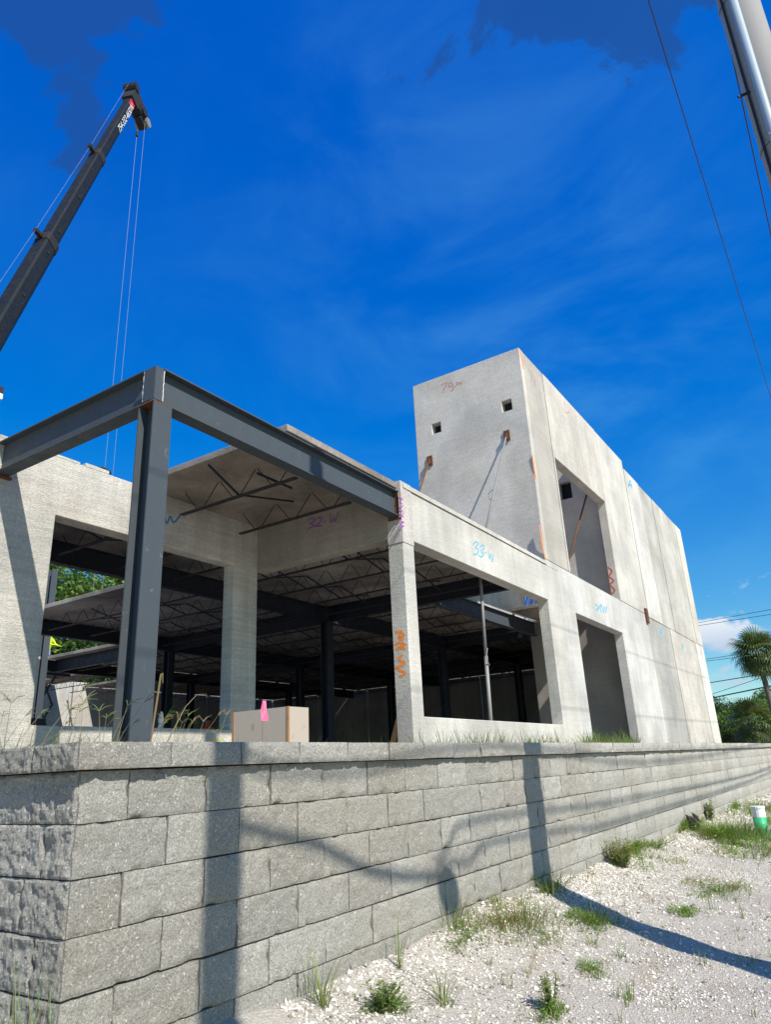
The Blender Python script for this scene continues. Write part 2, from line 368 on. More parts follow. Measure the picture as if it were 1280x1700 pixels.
m_ = MB(); m_.add(*grid(np.array([-900,-200,-40,-5,1.97]), np.array([2.9,6,20,80,900.]), lambda x, y: -1.3+0*x)); m_.build('side_ground', M['ground'], kind='structure')
m_ = MB(); m_.box((9.9,6.3,Zlot-.3), (37.,33.3,Zlot+.035)); m_.box((-3,9.65,Zlot-.3), (9.898,33.3,Zlot+.033)); m_.build('floor_slab', M['floor'], kind='structure', color=(1,1,1))
# stones
def stones(name, n, xr, yr, smin, smax, dens, kind):
    P = []; 
    while len(P) < n:
        x = rng.uniform(*xr, 4000); y = rng.uniform(*yr, 4000); k = rng.uniform(0, 1, 4000) < dens(x, y)
        P += list(zip(x[k], y[k]))
    P = np.array(P[:n]); s = smin + (smax-smin)*rng.power(.55, n)**1.5
    base = np.array([[1,0,0],[-1,0,0],[0,1,0],[0,-1,0],[0,0,1],[0,0,-1.]])
    F = np.array([[0,2,4],[2,1,4],[1,3,4],[3,0,4],[2,0,5],[1,2,5],[3,1,5],[0,3,5]])
    j = base[None]*rng.uniform(.45, 1.2, (n, 6, 1)) + rng.normal(0, .18, (n, 6, 3)); j[:, :, 2] *= .62
    a = rng.uniform(0, 6.28, n); ca, sa = np.cos(a), np.sin(a)
    x = j[:, :, 0]*ca[:, None]-j[:, :, 1]*sa[:, None]; y = j[:, :, 0]*sa[:, None]+j[:, :, 1]*ca[:, None]
    v = np.stack([x, y, j[:, :, 2]], -1)*s[:, None, None]
    v[:, :, 0] += P[:, 0, None]; v[:, :, 1] += P[:, 1, None]; v[:, :, 2] += (gz(P[:, 0], P[:, 1])+s*.15)[:, None]
    me = bpy.data.meshes.new(name); me.vertices.add(n*6); me.vertices.foreach_set('co', v.reshape(-1))
    f = (F[None]+6*np.arange(n)[:, None, None]).reshape(-1); nf = n*8
    me.loops.add(nf*3); me.loops.foreach_set('vertex_index', f.astype(np.int32)); me.polygons.add(nf)
    me.polygons.foreach_set('loop_start', np.arange(0, nf*3, 3, dtype=np.int32)); me.update(calc_edges=True)
    me.materials.append(M['stone']); link(name, me, None, kind='stuff', **{'label': kind, 'category': 'gravel'})
def dens(x, y):
    w = np.exp(-np.clip(2.7-y, 0, None)/.55)
    p = .5+.5*np.sin(x*2.1+y*1.7+1.)*np.sin(x*.9-y*2.3)
    q = .5+.5*np.sin(x*5.1-y*3.7)*np.sin(x*3.3+y*6.1+2)
    return np.clip(w*1.0*(.4+.6*q) + p**3*.6*(.3+.7*q) + .04 + .40*q*((y < .95) & (x < 6.3)), 0, 1)
stones('gravel', 48000, (3., 10.5), (.1, 2.69), .003, .0125, dens, 'white crushed shell gravel lying below the block wall')
stones('coarse_gravel', 2600, (3., 9.), (1.0, 2.69), .010, .024, lambda x, y: np.exp(-np.clip(2.7-y, 0, None)/.45), 'larger pale stones heaped along the foot of the wall')
stones('far_gravel', 20000, (10.5, 34), (-.5, 2.69), .010, .03, dens, 'white gravel further along the block wall')
# ---------------------------------------------------------------- retaining wall of split-face blocks
wall = thing('retaining_wall', 'long grey split-face block retaining wall with a capstone course', 'wall', (1.85, 2.7, -1.35))
def rough_block(w, h, d, jit, seed, nx=6, nz=3, over=0):
    """front at y = 0 (towards -Y), body to y = d; x from 0 to w, z from 0 to h"""
    r = random.Random(seed); m = MB(); vs = []
    for i in range(nx+1):
        for k in range(nz+1):
            e = (i in (0, nx)) or (k in (0, nz))
            y = (r.uniform(.004, .009) if over == 0 else r.uniform(.001, .004)) if e else -r.uniform(.2, 1)*jit
            x = w*i/nx + (0 if e else r.uniform(-.012, .012)); z = h*k/nz + (r.uniform(-.004, 0) if k == nz and 0 < i < nx else 0)
            if i == 0: x += r.uniform(0, .003)
            if i == nx: x -= r.uniform(0, .003)
            vs.append((x, y, z))
    fs = [(i*(nz+1)+k, (i+1)*(nz+1)+k, (i+1)*(nz+1)+k+1, i*(nz+1)+k+1) for i in range(nx) for k in range(nz)]
    o = len(vs); vs += [(0, d, 0), (w, d, 0), (w, d, h), (0, d, h)]
    id_ = lambda i, k: i*(nz+1)+k
    fs.append(tuple([id_(i, 0) for i in range(nx, -1, -1)] + [o, o+1]))
    fs.append(tuple([id_(i, nz) for i in range(nx+1)] + [o+2, o+3]))
    fs.append(tuple([id_(0, k) for k in range(nz+1)] + [o+3, o]))
    fs.append(tuple([id_(nx, k) for k in range(nz, -1, -1)] + [o+1, o+2]))
    fs.append((o, o+3, o+2, o+1))
    return vs, fs
def fine_block(w, h, d, amp, seed, nx=26, nz=12):
    """split face with broken relief: fractal hollows, ragged arrises"""
    vs = []; o3 = Vector((seed*3.7, seed*1.3, seed*2.1))
    for i in range(nx+1):
        for k in range(nz+1):
            x = w*i/nx; z = h*k/nz; p = Vector((x, 0, z)); e = min(x, w-x, z, h-z)
            f = mnoise.fractal(p*6+o3, .8, 2.1, 5); f2 = mnoise.fractal(p*22+o3, .9, 2.0, 4); f3 = mnoise.turbulence(p*11+o3, 3, False)
            chip = max(0, mnoise.noise(p*13+o3)-.22)*math.exp(-e/.016)
            y = -amp*(.5+.5*f) - amp*(1.15 if nx in (38, 22) else .75)*f2 + amp*.4*f3 + .0035*math.exp(-e/.005) + .045*chip
            if e < 1e-6: y = max(y, .0)
            x += (0 if 0 < i < nx else (1 if i == 0 else -1)*(.001+.0035*max(0, mnoise.noise(Vector((seed, i, z*30)))))); z += (0 if 0 < k < nz else (1 if k == 0 else -1)*(.0005+.003*max(0, mnoise.noise(Vector((x*24, k, seed))))))
            vs.append((x, y, z))
    fs = [(i*(nz+1)+k, (i+1)*(nz+1)+k, (i+1)*(nz+1)+k+1, i*(nz+1)+k+1) for i in range(nx) for k in range(nz)]
    nf = len(vs); id_ = lambda i, k: i*(nz+1)+k
    rims = [[id_(i, 0) for i in range(nx, -1, -1)], [id_(i, nz) for i in range(nx+1)], [id_(0, k) for k in range(nz+1)], [id_(nx, k) for k in range(nz, -1, -1)]]
    back = [[(0, d, 0), (w, d, 0)], [(w, d, h), (0, d, h)], [(0, d, h), (0, d, 0)], [(w, d, 0), (w, d, h)]]
    for rm, bk in zip(rims, back):
        o = len(vs); vs += [vs[q] for q in rm]+bk; fs.append(tuple(range(o, o+len(rm)+2)))
    o = len(vs); vs += [(0, d, 0), (w, d, 0), (w, d, h), (0, d, h)]; fs.append((o, o+3, o+2, o+1))
    return vs, fs
BW = .4425; gap = .006
meshes = {}
def block_mesh(w, h, d, jit, tag):
    key = (round(w, 3), round(h, 3), tag)
    if key not in meshes:
        lst = []
        for s in range(9 if w > .4 else 3):
            if 'fine' in tag: vs, fs = fine_block(w-gap, h-.0045, d, jit, len(meshes)*17+s, *((38 if w > .3 else 22, 18 if h > .15 else 10) if 'side' in tag else (26 if w > .3 else 14, 12 if h > .15 else 7)))
            else: vs, fs = rough_block(w-gap, h-.0045, d, jit, len(meshes)*17+s, (9 if 'side' in tag else 6) if w > .3 else 4, 5 if 'side' in tag else 3, 1 if 'side' in tag else 0)
            me = bpy.data.meshes.new('split_face_'+tag); me.from_pydata(vs, [], fs); me.materials.append(M['block'])
            if 'fine' in tag and 'side' not in tag: me.polygons.foreach_set('use_smooth', [True]*(len(me.polygons)-5)+[False]*5)
            me.update(); lst.append(me)
        meshes[key] = lst
    return random.choice(meshes[key])
spec = []
course_top = [.046, -.152, -.352, -.552, -.754, -.954, -1.154]
for ci, zt in enumerate(course_top):
    off = 2.09 if ci % 2 == 0 else 2.31
    x = 1.852; nxt = off
    while x < 62:
        w = nxt-x; rr = random.random()
        spec.append((x, zt-.2, w, .2, 'front')); x = nxt; nxt = x+BW
near = [s for s in spec if s[1] > -1.2 or s[0] > 3]
near.sort(key=lambda s: s[0]+abs(s[1])*.01)
cut = near[262][0]
rest = MB()
for (x, z, w, h, _) in spec:
    dy = random.uniform(-.004, .004); dz = random.uniform(-.0015, .0015)
    if x < cut and not (x < 3. and z < -1.1):
        o = link('block', block_mesh(w, h, .16, .007, 'fine_block' if x < 8.2 else 'block'), wall, Vector((x+gap/2, 2.7+dy, z+dz)))
    else:
        vs, fs = rough_block(w-gap, h-.005, .16, .012, random.randint(0, 9999), 2, 2)
        rest.add([(v[0]+x+gap/2, v[1]+2.7+dy, v[2]+z) for v in vs], fs)
rest.build('far_blocks', M['block'], wall, kind='stuff')
for ci, zt in enumerate(course_top):                       # the return face at the corner
    y = 2.70+.008; nxt = 2.7+(.31 if ci % 2 == 0 else .20)
    while y < 6.5:
        w = nxt-y
        o = link('block', block_mesh(w, .2, .10, .0085, 'fine_side'), wall, Vector((1.852+random.uniform(-.004, .004), nxt-gap/2, zt-.2)))
        o.rotation_euler = (0, 0, -math.pi/2); y = nxt; nxt = y+BW
core = MB(); core.box((1.975, 2.835, -1.5), (62, 3.05, .040)); core.box((1.977, 3.05, -1.5), (2.2, 6.5, .038)); core.build('backing', M['soil'], wall)
x = 1.826; caprest = MB()
k = 0
while x < 62:
    w = BW+.0025
    if k == 0: w = 2.269-1.80; x = 1.80
    dz = random.uniform(-.002, .003)-.0; dy = random.uniform(-.004, .006)
    if x < 30:
        link('cap_block', block_mesh(w, .111, .30, .007, 'fine_cap' if x < 8.2 else 'cap_block'), wall, Vector((x+.002, 2.65+dy, .046+dz)))
    else:
        vs, fs = rough_block(w-.005, .11, .3, .01, k, 2, 1); caprest.add([(v[0]+x, v[1]+2.65, v[2]+.046) for v in vs], fs)
    x += w; k += 1
caprest.build('far_cap_blocks', M['block'], wall, kind='stuff')
y = 2.655
for k in range(9):
    w = .31 if k == 0 else BW
    o = link('cap_block', block_mesh(w, .111, .30, .008, 'fine_side_cap'), wall, Vector((1.80, y+w, .0455)))
    o.rotation_euler = (0, 0, -math.pi/2); y += w
    if k == 0: o.location.z -= .0
# ---------------------------------------------------------------- the building
B = thing('concrete_building', 'unfinished precast concrete building with steel roof joists and open bays', 'building', (9.88, 6, .1))
YF = 6.0; TH = .28; YC = 9.35
def panel(name, plane, c0, th, u0, u1, z0, z1, holes, m, color, parent=B, notch=None):
    """a slab with rectangular holes. plane 'Y': u = x, outer face y = c0, back y = c0+th; plane 'X': u = y, outer face x = c0"""
    us = sorted({u0, u1, *[h for q in holes for h in (q[0], q[1])]}); zs = sorted({z0, z1, *[h for q in holes for h in (q[2], q[3])]})
    us = [u for u in us if u0 <= u <= u1]; zs = [z for z in zs if z0 <= z <= z1]
    solid = lambda i, k: 0 <= i < len(us)-1 and 0 <= k < len(zs)-1 and not any(q[0]-1e-6 < (us[i]+us[i+1])/2 < q[1] and q[2] < (zs[k]+zs[k+1])/2 < q[3] for q in holes)
    mb = MB(); idx = {}
    P = (lambda u, c, z: (u, c, z)) if plane == 'Y' else (lambda u, c, z: (c, u, z))
    flip = plane == 'X'
    def vid(i, k, s):
        if (i, k, s) not in idx: idx[(i, k, s)] = len(mb.v); mb.v.append(P(us[i], c0+th*s, zs[k]))
        return idx[(i, k, s)]
    def face(a):
        mb.f.append(tuple(reversed(a)) if flip else tuple(a)); mb.m.append(0)
    for i in range(len(us)-1):
        for k in range(len(zs)-1):
            if not solid(i, k): continue
            face([vid(i,k,0), vid(i+1,k,0), vid(i+1,k+1,0), vid(i,k+1,0)]); face([vid(i,k,1), vid(i,k+1,1), vid(i+1,k+1,1), vid(i+1,k,1)])
            if not solid(i-1, k): face([vid(i,k,0), vid(i,k+1,0), vid(i,k+1,1), vid(i,k,1)])
            if not solid(i+1, k): face([vid(i+1,k,0), vid(i+1,k,1), vid(i+1,k+1,1), vid(i+1,k+1,0)])
            if not solid(i, k-1): face([vid(i,k,0), vid(i,k,1), vid(i+1,k,1), vid(i+1,k,0)])
            if not solid(i, k+1): face([vid(i,k+1,0), vid(i+1,k+1,0), vid(i+1,k+1,1), vid(i,k+1,1)])
    o = mb.build(name, m, parent, color=color)
    bv = o.modifiers.new('edge', 'BEVEL'); bv.width = .012; bv.segments = 1; bv.limit_method = 'ANGLE'; bv.angle_limit = .6
    return o
g = .020
pB = panel('wall_panel', 'Y', YF, TH, 9.895, 17.65-g, .02, 4.62, [(10.235, 16.6, .74, 3.69)], M['conc'], (1.0,.985,.94))
pB['label'] = 'wall panel with a wide storefront opening'
tp = MB(); tp.box((9.96, 5.975, 4.625), (16.75, 6.27, 4.71)); tp.build('coping_strip', M['conc'], B, color=(1.05,1.03,.98))
tp = MB(); tp.box((16.765, 6.004, 4.625), (17.65-g, 6.276, 4.775)); tp.build('wall_panel', M['conc'], B, color=(1,.98,.94))
pD = panel('wall_panel', 'Y', YF, TH, 17.65, 26.6-g, .02, 4.775, [(18.6, 23.0, -1, 3.66)], M['conc'], (1.0,1.0,.985))
pD['label'] = 'wall panel with a tall door opening'
lower = [(26.6, 30.2, (.74,.74,.72)), (30.2, 33.75, (1.0,.96,.90)), (33.75, 35.15, (.95,.92,.86)), (35.15, 37.0, (1.14,1.13,1.08))]
g = .085
for a, b_, c in lower: panel('wall_panel', 'Y', YF-.012*(a in (30.2, 35.15)), TH, a, b_-g, .02, 4.72, [], M['conc'], c)
upper = [(17.014, 18.53, 10.98, M['conc_rough'], (.80,.79,.76)), (18.53, 23.5, 10.98, M['conc'], (1.02,.98,.92)), (23.5, 26.95, 10.98, M['conc'], (1.02,1.0,.95)),
         (26.95, 29.1, 10.66, M['conc'], (1.1,1.09,1.06)), (29.1, 31.3, 10.64, M['conc'], (.86,.85,.80)), (31.3, 33.6, 10.63, M['conc'], (.92,.905,.86)),
         (33.6, 35.7, 10.62, M['conc'], (.95,.93,.86)), (35.7, 37.0, 10.61, M['conc'], (1.1,1.07,.98))]
for i, (a, b_, zt, m, c) in enumerate(upper):
    holes = [(18.6, 23.35, 4.0, 8.22)] if i in (0, 1, 2) else []
    pp = panel('wall_panel', 'Y', YF-.014*(i % 2), TH, a, b_-(.05 if i == 0 else g), 4.785 if i < 3 else 4.735, zt, holes, m, c)
pT = panel('wall_panel', 'X', 16.77, .24, YF, 9.52, 4.785, 10.99, [(6.40, 6.70, 9.16, 9.50), (8.66, 8.96, 9.18, 9.51)], M['conc_rough'], (.98,.97,.95))
pT['label'] = 'tower side panel with two square pockets'
mb = MB(); mb.box((17.02, 6.3, 9.0), (17.05, 9.1, 9.65)); mb.build('pocket_shade_sheet', M['black'], B)  # black sheet added behind the pockets, standing in for shade inside them
panel('wall_panel', 'X', 23.75, .24, YF+TH+.004, 9.4, 4.6, 10.9, [(7.20, 7.62, 8.80, 9.45)], M['conc_rough'], (.84,.85,.87)); panel('wall_panel', 'X', 23.75, .24, YF+TH+.004, 9.4, .1, 4.58, [], M['conc_rough'], (.5,.49,.48))  # lower wall darkened in colour to stand in for shade behind the door
mb = MB(); mb.box((24.0, 7.0, 8.6), (24.03, 7.8, 9.7)); mb.build('pocket_shade_sheet', M['black'], B)  # another added black sheet, giving this pocket its inner shade
panel('wall_panel', 'Y', 9.42, .22, 17.02, 23.74, 4.66, 10.85, [], M['conc'], (1.05,1.03,1.0))
p32 = panel('wall_panel', 'X', 9.88, TH, YF+.30, YC+.10, 3.71, 4.63, [], M['conc'], (.70,.66,.60))
p32['label'] = 'lintel panel above the porch bay'
cb = MB(); cb.box((9.883, 6.012, .02), (10.23, 6.30, 3.60)); 
cb.build('corner_column', M['conc'], B, color=(.93,.92,.88))
cb = MB(); cb.box((9.872, 5.99, 3.606), (10.233, 6.298, 4.735)); cb.build('corner_column', M['conc'], B, color=(1.0,.95,.92))
pW = panel('wall_panel', 'Y', YC, TH, -3., 9.877, .02, 4.63, [(5.60, 9.25, .745, 3.71)], M['conc_broom'], (1.0,.99,.96))
pW['label'] = 'broomed wall panel with a square opening'
# chipped top notch of that panel: a slightly lower stretch
mb = MB(); mb.box((6.0, YC+.003, 4.632), (6.42, YC+TH-.003, 4.69)); mb.box((-3., YC+.003, 4.632), (5.9, YC+TH-.003, 4.665)); mb.build('wall_top_lip', M['conc_broom'], B, color=(1,.99,.95))
# perimeter behind
for i in range(9): panel('wall_panel', 'Y', 33.3, .2, 10+3*i, 13+3*i-g, .1, 4.8, [], M['conc'], (.9+.03*(i % 3),.9,.88))
for i in range(7): panel('wall_panel', 'X', 36.74, .2, 6.3+3.85*i, 6.3+3.85*(i+1)-g, .1, 4.7 if i else 10.5, [], M['conc'], (.6,.6,.58))
# a seam ledge and clip on the facade
mb = MB(); mb.box((26.35, 5.93, 4.45), (26.62, 5.985, 4.98)); mb.build('clip_plate', M['rust'], B)
mb = MB()
for xx in (18.53, 23.5, 26.95, 29.1, 31.3, 33.6, 35.7): mb.box((xx-.09, YF+.03, 8.3 if xx < 24 else 4.80), (xx+.03, YF+.12, 10.55))
for xx in (26.6, 30.2, 33.75, 35.15): mb.box((xx-.09, YF+.035, .1), (xx+.03, YF+.12, 4.70))
if False: mb.build('joint_sealant', M['black'], B)
# ---- steel
ZG = 4.579
def gird(p, q, d=.40, bf=.19, m='steel_dark', name='girder', label=None):
    mb = MB(); mb.ibeam(p, q, d, bf, .018, .011); o = mb.build(name, M[m], B)
    if label: o['label'] = label
    return o
GY = (12.9, 19.8, 26.5)
for gy, xa in ((12.9, 2.), (19.8, 11.07), (26.5, 16.15)):
    seg = [x for x in (2., 9.7, 16.6, 23.6, 30.6, 36.7) if x > xa+.5]; prev = xa
    for x in seg: gird((prev, gy, ZG-.225), (x-.012, gy, ZG-.225), .45); prev = x
for hx in (16.6, 23.9, 30.6):
    prev = 6.3 if hx != 23.9 else 9.7
    for gy in GY: gird((hx, prev, ZG-.225), (hx, gy-.105, ZG-.225), .45); prev = gy+.105
gird((16.71, 9.2, 4.30), (23.7, 9.2, 4.30), .44, .2, 'steel', label='sunlit girder below the tower shaft')
def hcol(x, y, z0, z1, m='steel_dark', w=.26, d=.27, name='steel_column', parent=B, box_=False):
    mb = MB()
    if box_: mb.box((x-w/2, y-w/2, z0), (x+w/2, y+w/2, z1))
    else:
        mb.box((x-w/2, y-d/2, z0), (x+w/2, y-d/2+.018, z1)); mb.box((x-w/2, y+d/2-.018, z0), (x+w/2, y+d/2, z1)); mb.box((x-.006, y-d/2+.019, z0), (x+.006, y+d/2-.019, z1))
    return mb.build(name, M[m], parent)
for cx in (16.6, 23.6, 30.6):
    for gy in GY:
        if (cx, gy) != (16.6, 26.5): hcol(cx, gy, .1, ZG-.452)
hcol(9.9, 12.9, .1, ZG-.452)
cl = hcol(16.05, 26.5, .1, 8.2, 'steel'); cl['label'] = 'tall pale column beyond the roof edge'
hcol(11.2, 19.8, .1, ZG-.452)
# ---- roof slabs: (x0, x1, y0, y1)
ZS = 4.585; ST = .115
def slab(x0, x1, y0, y1, dz=0):
    mb = MB(); e = .006
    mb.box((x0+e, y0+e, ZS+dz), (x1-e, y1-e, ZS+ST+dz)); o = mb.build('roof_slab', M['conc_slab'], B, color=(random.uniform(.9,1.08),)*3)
    bv = o.modifiers.new('edge', 'BEVEL'); bv.width = .01; bv.segments = 1
slab(6.95, 9.86, 6.04, 9.33, .0)
J = 1.39; x0 = 7.68-2.2*J
def strip(xa, xb, ya, yb, w=2.78):
    n = max(1, round((xb-xa)/w)); 
    for i in range(n): slab(xa+(xb-xa)*i/n, xa+(xb-xa)*(i+1)/n, ya, yb)
strip(10.2, 16.75, 6.32, 12.89); strip(24.0, 36.7, 6.32, 12.89)
slab(21.4, 23.72, 6.9, 9.05); strip(17.0, 24.0, 9.66, 12.89)
strip(3.4, 10.2, 9.68, 12.89)
strip(11.07, 36.7, 12.91, 19.79); strip(16.15, 36.7, 19.81, 26.39); strip(14.0, 18.2, 26.6, 33.2); strip(19.6, 20.9, 26.6, 33.2, 1.3); strip(22.6, 36.7, 26.6, 33.2)
# ---- open web joists along Y
def joist_mesh(Ln, dep=.37, per=.76):
    mb = MB()
    for dx in (-.022, .022):
        mb.bar((dx, .28, -dep), (dx, Ln-.28, -dep), .030, .024)
    n = max(2, round((Ln-.6)/per)); p = (Ln-.6)/n; y = .3
    for i in range(n):
        mb.bar((0, y, .0), (0, y+p*.40, -dep), .012, .012); mb.bar((0, y+p*.56, -dep), (0, y+p*.94, .0), .012, .012); y += p
    me = bpy.data.meshes.new('bar_joist'); me.from_pydata(mb.v, [], mb.f); me.materials.append(M['steel_joist']); me.update(); return me
jx = [7.68-2*J + J*i for i in range(24)]
jm = {}
def joist(x, ya, yb):
    k = round(yb-ya, 2)
    if k not in jm: jm[k] = joist_mesh(yb-ya)
    link('joist', jm[k], B, Vector((x, ya, ZS-.003)))
for x in (7.68, 9.07): joist(x, 6.22, 9.33)
for x in jx:
    if 10.3 < x < 16.4: joist(x, 6.30, 12.84)
    elif 17 < x < 23.5: joist(x, 9.32, 12.84)
    elif 24.1 < x < 36.6: joist(x, 6.30, 12.84)
    elif 3.5 < x < 9.7: joist(x, 9.66, 12.84)
    if 11.2 < x < 36.6: joist(x, 12.96, 19.74)
    if 16.4 < x < 36.6: joist(x, 19.86, 26.44)
    if 14.1 < x < 36.6: joist(x, 26.56, 33.25)
# cross bridging between the joists
def bridging(y, xa, xb):
    mb = MB(); xx = [x for x in jx if xa < x < xb]
    for a, b_ in zip(xx, xx[1:]):
        mb.bar((a, y, ZS-.04), (b_, y+.01, ZS-.35), .028, .028); mb.bar((a, y+.05, ZS-.35), (b_, y+.06, ZS-.04), .028, .028)
    if mb.v: mb.build('cross_bridging', M['steel_dark'], B, kind='stuff')
mb = MB(); mb.bar((7.68, 7.7, ZS-.35), (9.07, 7.75, ZS-.05), .028, .028); mb.bar((7.0, 7.7, ZS-.05), (7.66, 7.7, ZS-.35), .028, .028); mb.bar((7.3, 6.95, ZS-.30), (8.1, 6.95, ZS-.30), .03, .03); mb.build('cross_bridging', M['steel_dark'], B, kind='stuff')
for y in (8.6, 10.9): bridging(y, 10.3, 16.4); bridging(y, 24.1, 36.6)
bridging(11.2, 3.5, 9.8); bridging(11.2, 17, 23.6)
for y in (15.2, 17.5): bridging(y, 11.1, 36.6)
for y in (22., 24.3): bridging(y, 16.4, 36.6)
# ---- porch steel corner: column A and two beams
ca = hcol(4.735, 6.135, .02, 4.045, 'steel'); ca['label'] = 'grey steel corner column of the porch'
mb = MB(); mb.box((4.60, 6.0, 4.047), (4.87, 6.28, 4.063)); mb.build('cap_plate', M['rust'], B)
bA = gird((4.735, 6.12, 4.30), (9.868, 6.12, 4.30), .465, .20, 'steel', 'porch_beam', 'long grey porch beam over the front edge')
bD = gird((4.72, 6.235, 4.30), (4.72, 9.345, 4.30), .465, .20, 'steel', 'porch_beam', 'short grey porch beam running back to the wall')
mb = MB(); mb.box((4.612, 6.018, 4.088), (4.622, 6.215, 4.512)); mb.box((4.735, 6.018, 4.088), (4.747, 6.215, 4.512)) if False else None
mb.box((4.627, 6.022, 4.088), (4.732, 6.034, 4.512)); mb.build('stiffener_plate', M['steel'], B)
mb = MB()
for (x_, y_) in ((4.745, 6.03), (4.618, 6.225)):
    pts = [(x_+random.uniform(-.004,.004), y_, 4.10+i*.04) for i in range(11)]; mb.tube(pts, .006, 6)
mb.build('weld_bead', M['weld'], B)
mb = MB(); mb.box((9.84, 6.0, 4.02), (9.88, 6.26, 4.075)); mb.box((9.855, 6.0, 4.08), (9.875, 6.25, 4.50)); mb.build('bearing_plate', M['rust'], B)
mb = MB(); mb.tube([(9.835, 6.008, 4.09), (9.838, 6.006, 4.3), (9.835, 6.008, 4.5)], .007, 6); mb.build('weld_bead', M['weld'], B)
mb = MB(); mb.box((4.60, 9.30, 4.02), (4.86, 9.348, 4.058)); mb.build('bearing_plate', M['rust'], B)
mb = MB()                                                   # torn lumps left on the coping
for px, py, s in ((703, 829, .09), (720, 838, .13)):
    p = onY(px, py, 5.99); mb.obox((p.x, 6.08, 4.725), (s*1.6, 0, 0), (0, .06, 0), (0, 0, .022))
mb.build('lifting_anchor', M['black'], B)
p = onY(172, 781, 9.45); mb = MB(); mb.tube([(p.x-.12, 9.45, 4.69), (p.x-.1, 9.45, 4.73), (p.x, 9.45, 4.75), (p.x+.1, 9.45, 4.73), (p.x+.13, 9.45, 4.69)], .022, 6); mb.build('lifting_anchor', M['black'], B)
# ---------------------------------------------------------------- spray-painted marks (hand lettering, measured off the walls)
def ribbon(mb, pts, n, w):
    n = Vector(n)
    for i in range(len(pts)-1):
        a, b_ = pts[i], pts[i+1]; d = (b_-a)
        if d.length < 1e-4: continue
        s = n.cross(d.normalized())*w/2; e = d.normalized()*w*.35; off = n*(.002+.0007*(i % 3))
        mb.add([a-e-s+off, b_+e-s+off, b_+e+s+off, a-e+s+off], [(0,1,2,3)])
def mark(name, strokes, plane, c, material, w, parent, label=None):
    mb = MB(); nrm = (0,-1,0) if plane == 'Y' else (-1,0,0); fn = onY if plane == 'Y' else onX
    for st in strokes:
        pts = [fn(x, y, c) for x, y in st]; q = []
        for i in range(len(pts)-1):                           # Catmull-Rom: rounded hand strokes
            p0, p1, p2, p3 = pts[max(i-1,0)], pts[i], pts[i+1], pts[min(i+2, len(pts)-1)]
            for k in range(5):
                u = k/5; q.append(.5*((2*p1)+(p2-p0)*u+(2*p0-5*p1+4*p2-p3)*u*u+(3*p1-3*p2+p3-p0)*u**3))
        q.append(pts[-1]); ribbon(mb, q, nrm, w)
    o = mb.build(name, material, parent, kind='stuff')
    if label: o['label'] = label
    return o
Z5 = lambda L_: [[(640+x/4, 560+y/4) for x, y in s] for s in L_]
mark('spray_marking', Z5([[(580,1378),(600,1358),(615,1372),(598,1398),(618,1412),(606,1440),(582,1440)], [(628,1392),(650,1380),(655,1402),(636,1420),(652,1440),(636,1458),(618,1446)], [(660,1428),(668,1432)], [(680,1418),(690,1470),(700,1440),(708,1490),(718,1446)]]), 'Y', YF, M['s_cyan'], .032, pB, 'cyan "33 W" on the storefront lintel')
mark('spray_marking', Z5([[(370,320),(408,300),(398,330),(378,368)], [(420,312),(435,300),(446,312),(430,330),(418,318)], [(446,312),(450,345),(436,356)], [(460,325),(464,326)], [(472,296),(480,316),(490,298),(500,312),(508,288)]]), 'X', 16.77, M['s_pink'], .05, pT, 'pink "79.W" near the top of the tower panel')
Z3 = lambda L_: [[(240+x/2.783, 680+y/2.783) for x, y in s] for s in L_]
mark('spray_marking', Z3([[(757,510),(775,500),(788,512),(766,526),(784,536),(756,550)], [(796,505),(808,498),(818,508),(800,532),(790,540),(820,536)], [(830,518),(835,519)], [(858,482),(862,520),(876,500),(882,518),(896,478)]]), 'X', 9.88, M['s_purple'], .026, p32, 'purple "32.W" on the porch lintel')
mark('spray_marking', Z3([[(88,484),(100,525),(118,495),(132,522),(164,488)]]), 'Y', YC, M['s_blue'], .035, pW, 'blue "W" on the broomed wall')
ZB = lambda L_: [[(640+x/14.16, 780+y/14.16) for x, y in s] for s in L_]
cc = [o for o in C.objects if o.name.startswith('corner_column')]
mark('spray_marking', ZB([[(305,635),(350,660),(400,690),(340,740),(385,790),(400,850),(350,885),(315,865)], [(330,955),(400,965),(415,1040),(350,1085),(335,1060)], [(320,1105),(380,1085),(425,1120)], [(320,1222),(430,1228),(335,1285),(430,1325),(325,1345),(380,1395)]]), 'Y', 5.99, M['s_purple'], .020, cc[1], 'purple "3 D W" reading down the corner')
Z4 = lambda L_: [[(340+x/3.37, 880+y/3.37) for x, y in s] for s in L_]
mark('spray_marking', Z4([[(1068,570),(1100,568),(1112,590),(1085,600),(1108,612)], [(1090,565),(1092,610)], [(1066,640),(1090,628),(1120,640),(1085,655),(1122,665)], [(1070,668),(1110,655)], [(1105,700),(1085,722),(1120,745),(1075,770),(1122,800),(1090,818)], [(1070,775),(1110,745)]]), 'X', 9.883, M['s_orange'], .040, cc[0], 'orange lettering running down the column')
def strokes_bar(L_, c, m, w, parent, label): return mark('spray_marking', L_, 'Y', c, m, w, parent, label)
tow = [o for o in C.objects if o.name.startswith('wall_panel')]
up0 = [o for o in tow if o.get('label') is None and abs(WORLD[o.name].z-.1) < 9][1]
strokes_bar([[(864,582),(867,596),(869,611)]], YF, M['s_orange'], .075, B, 'orange stripe at the tower top corner')
strokes_bar([[(884,757),(887,778),(890,795)]], YF, M['s_orange'], .075, B, 'orange stripe midway down the tower corner')
strokes_bar([[(896,873),(900,900),(905,925)]], YF, M['s_orange'], .07, B, 'orange stripe at the foot of the tower corner')
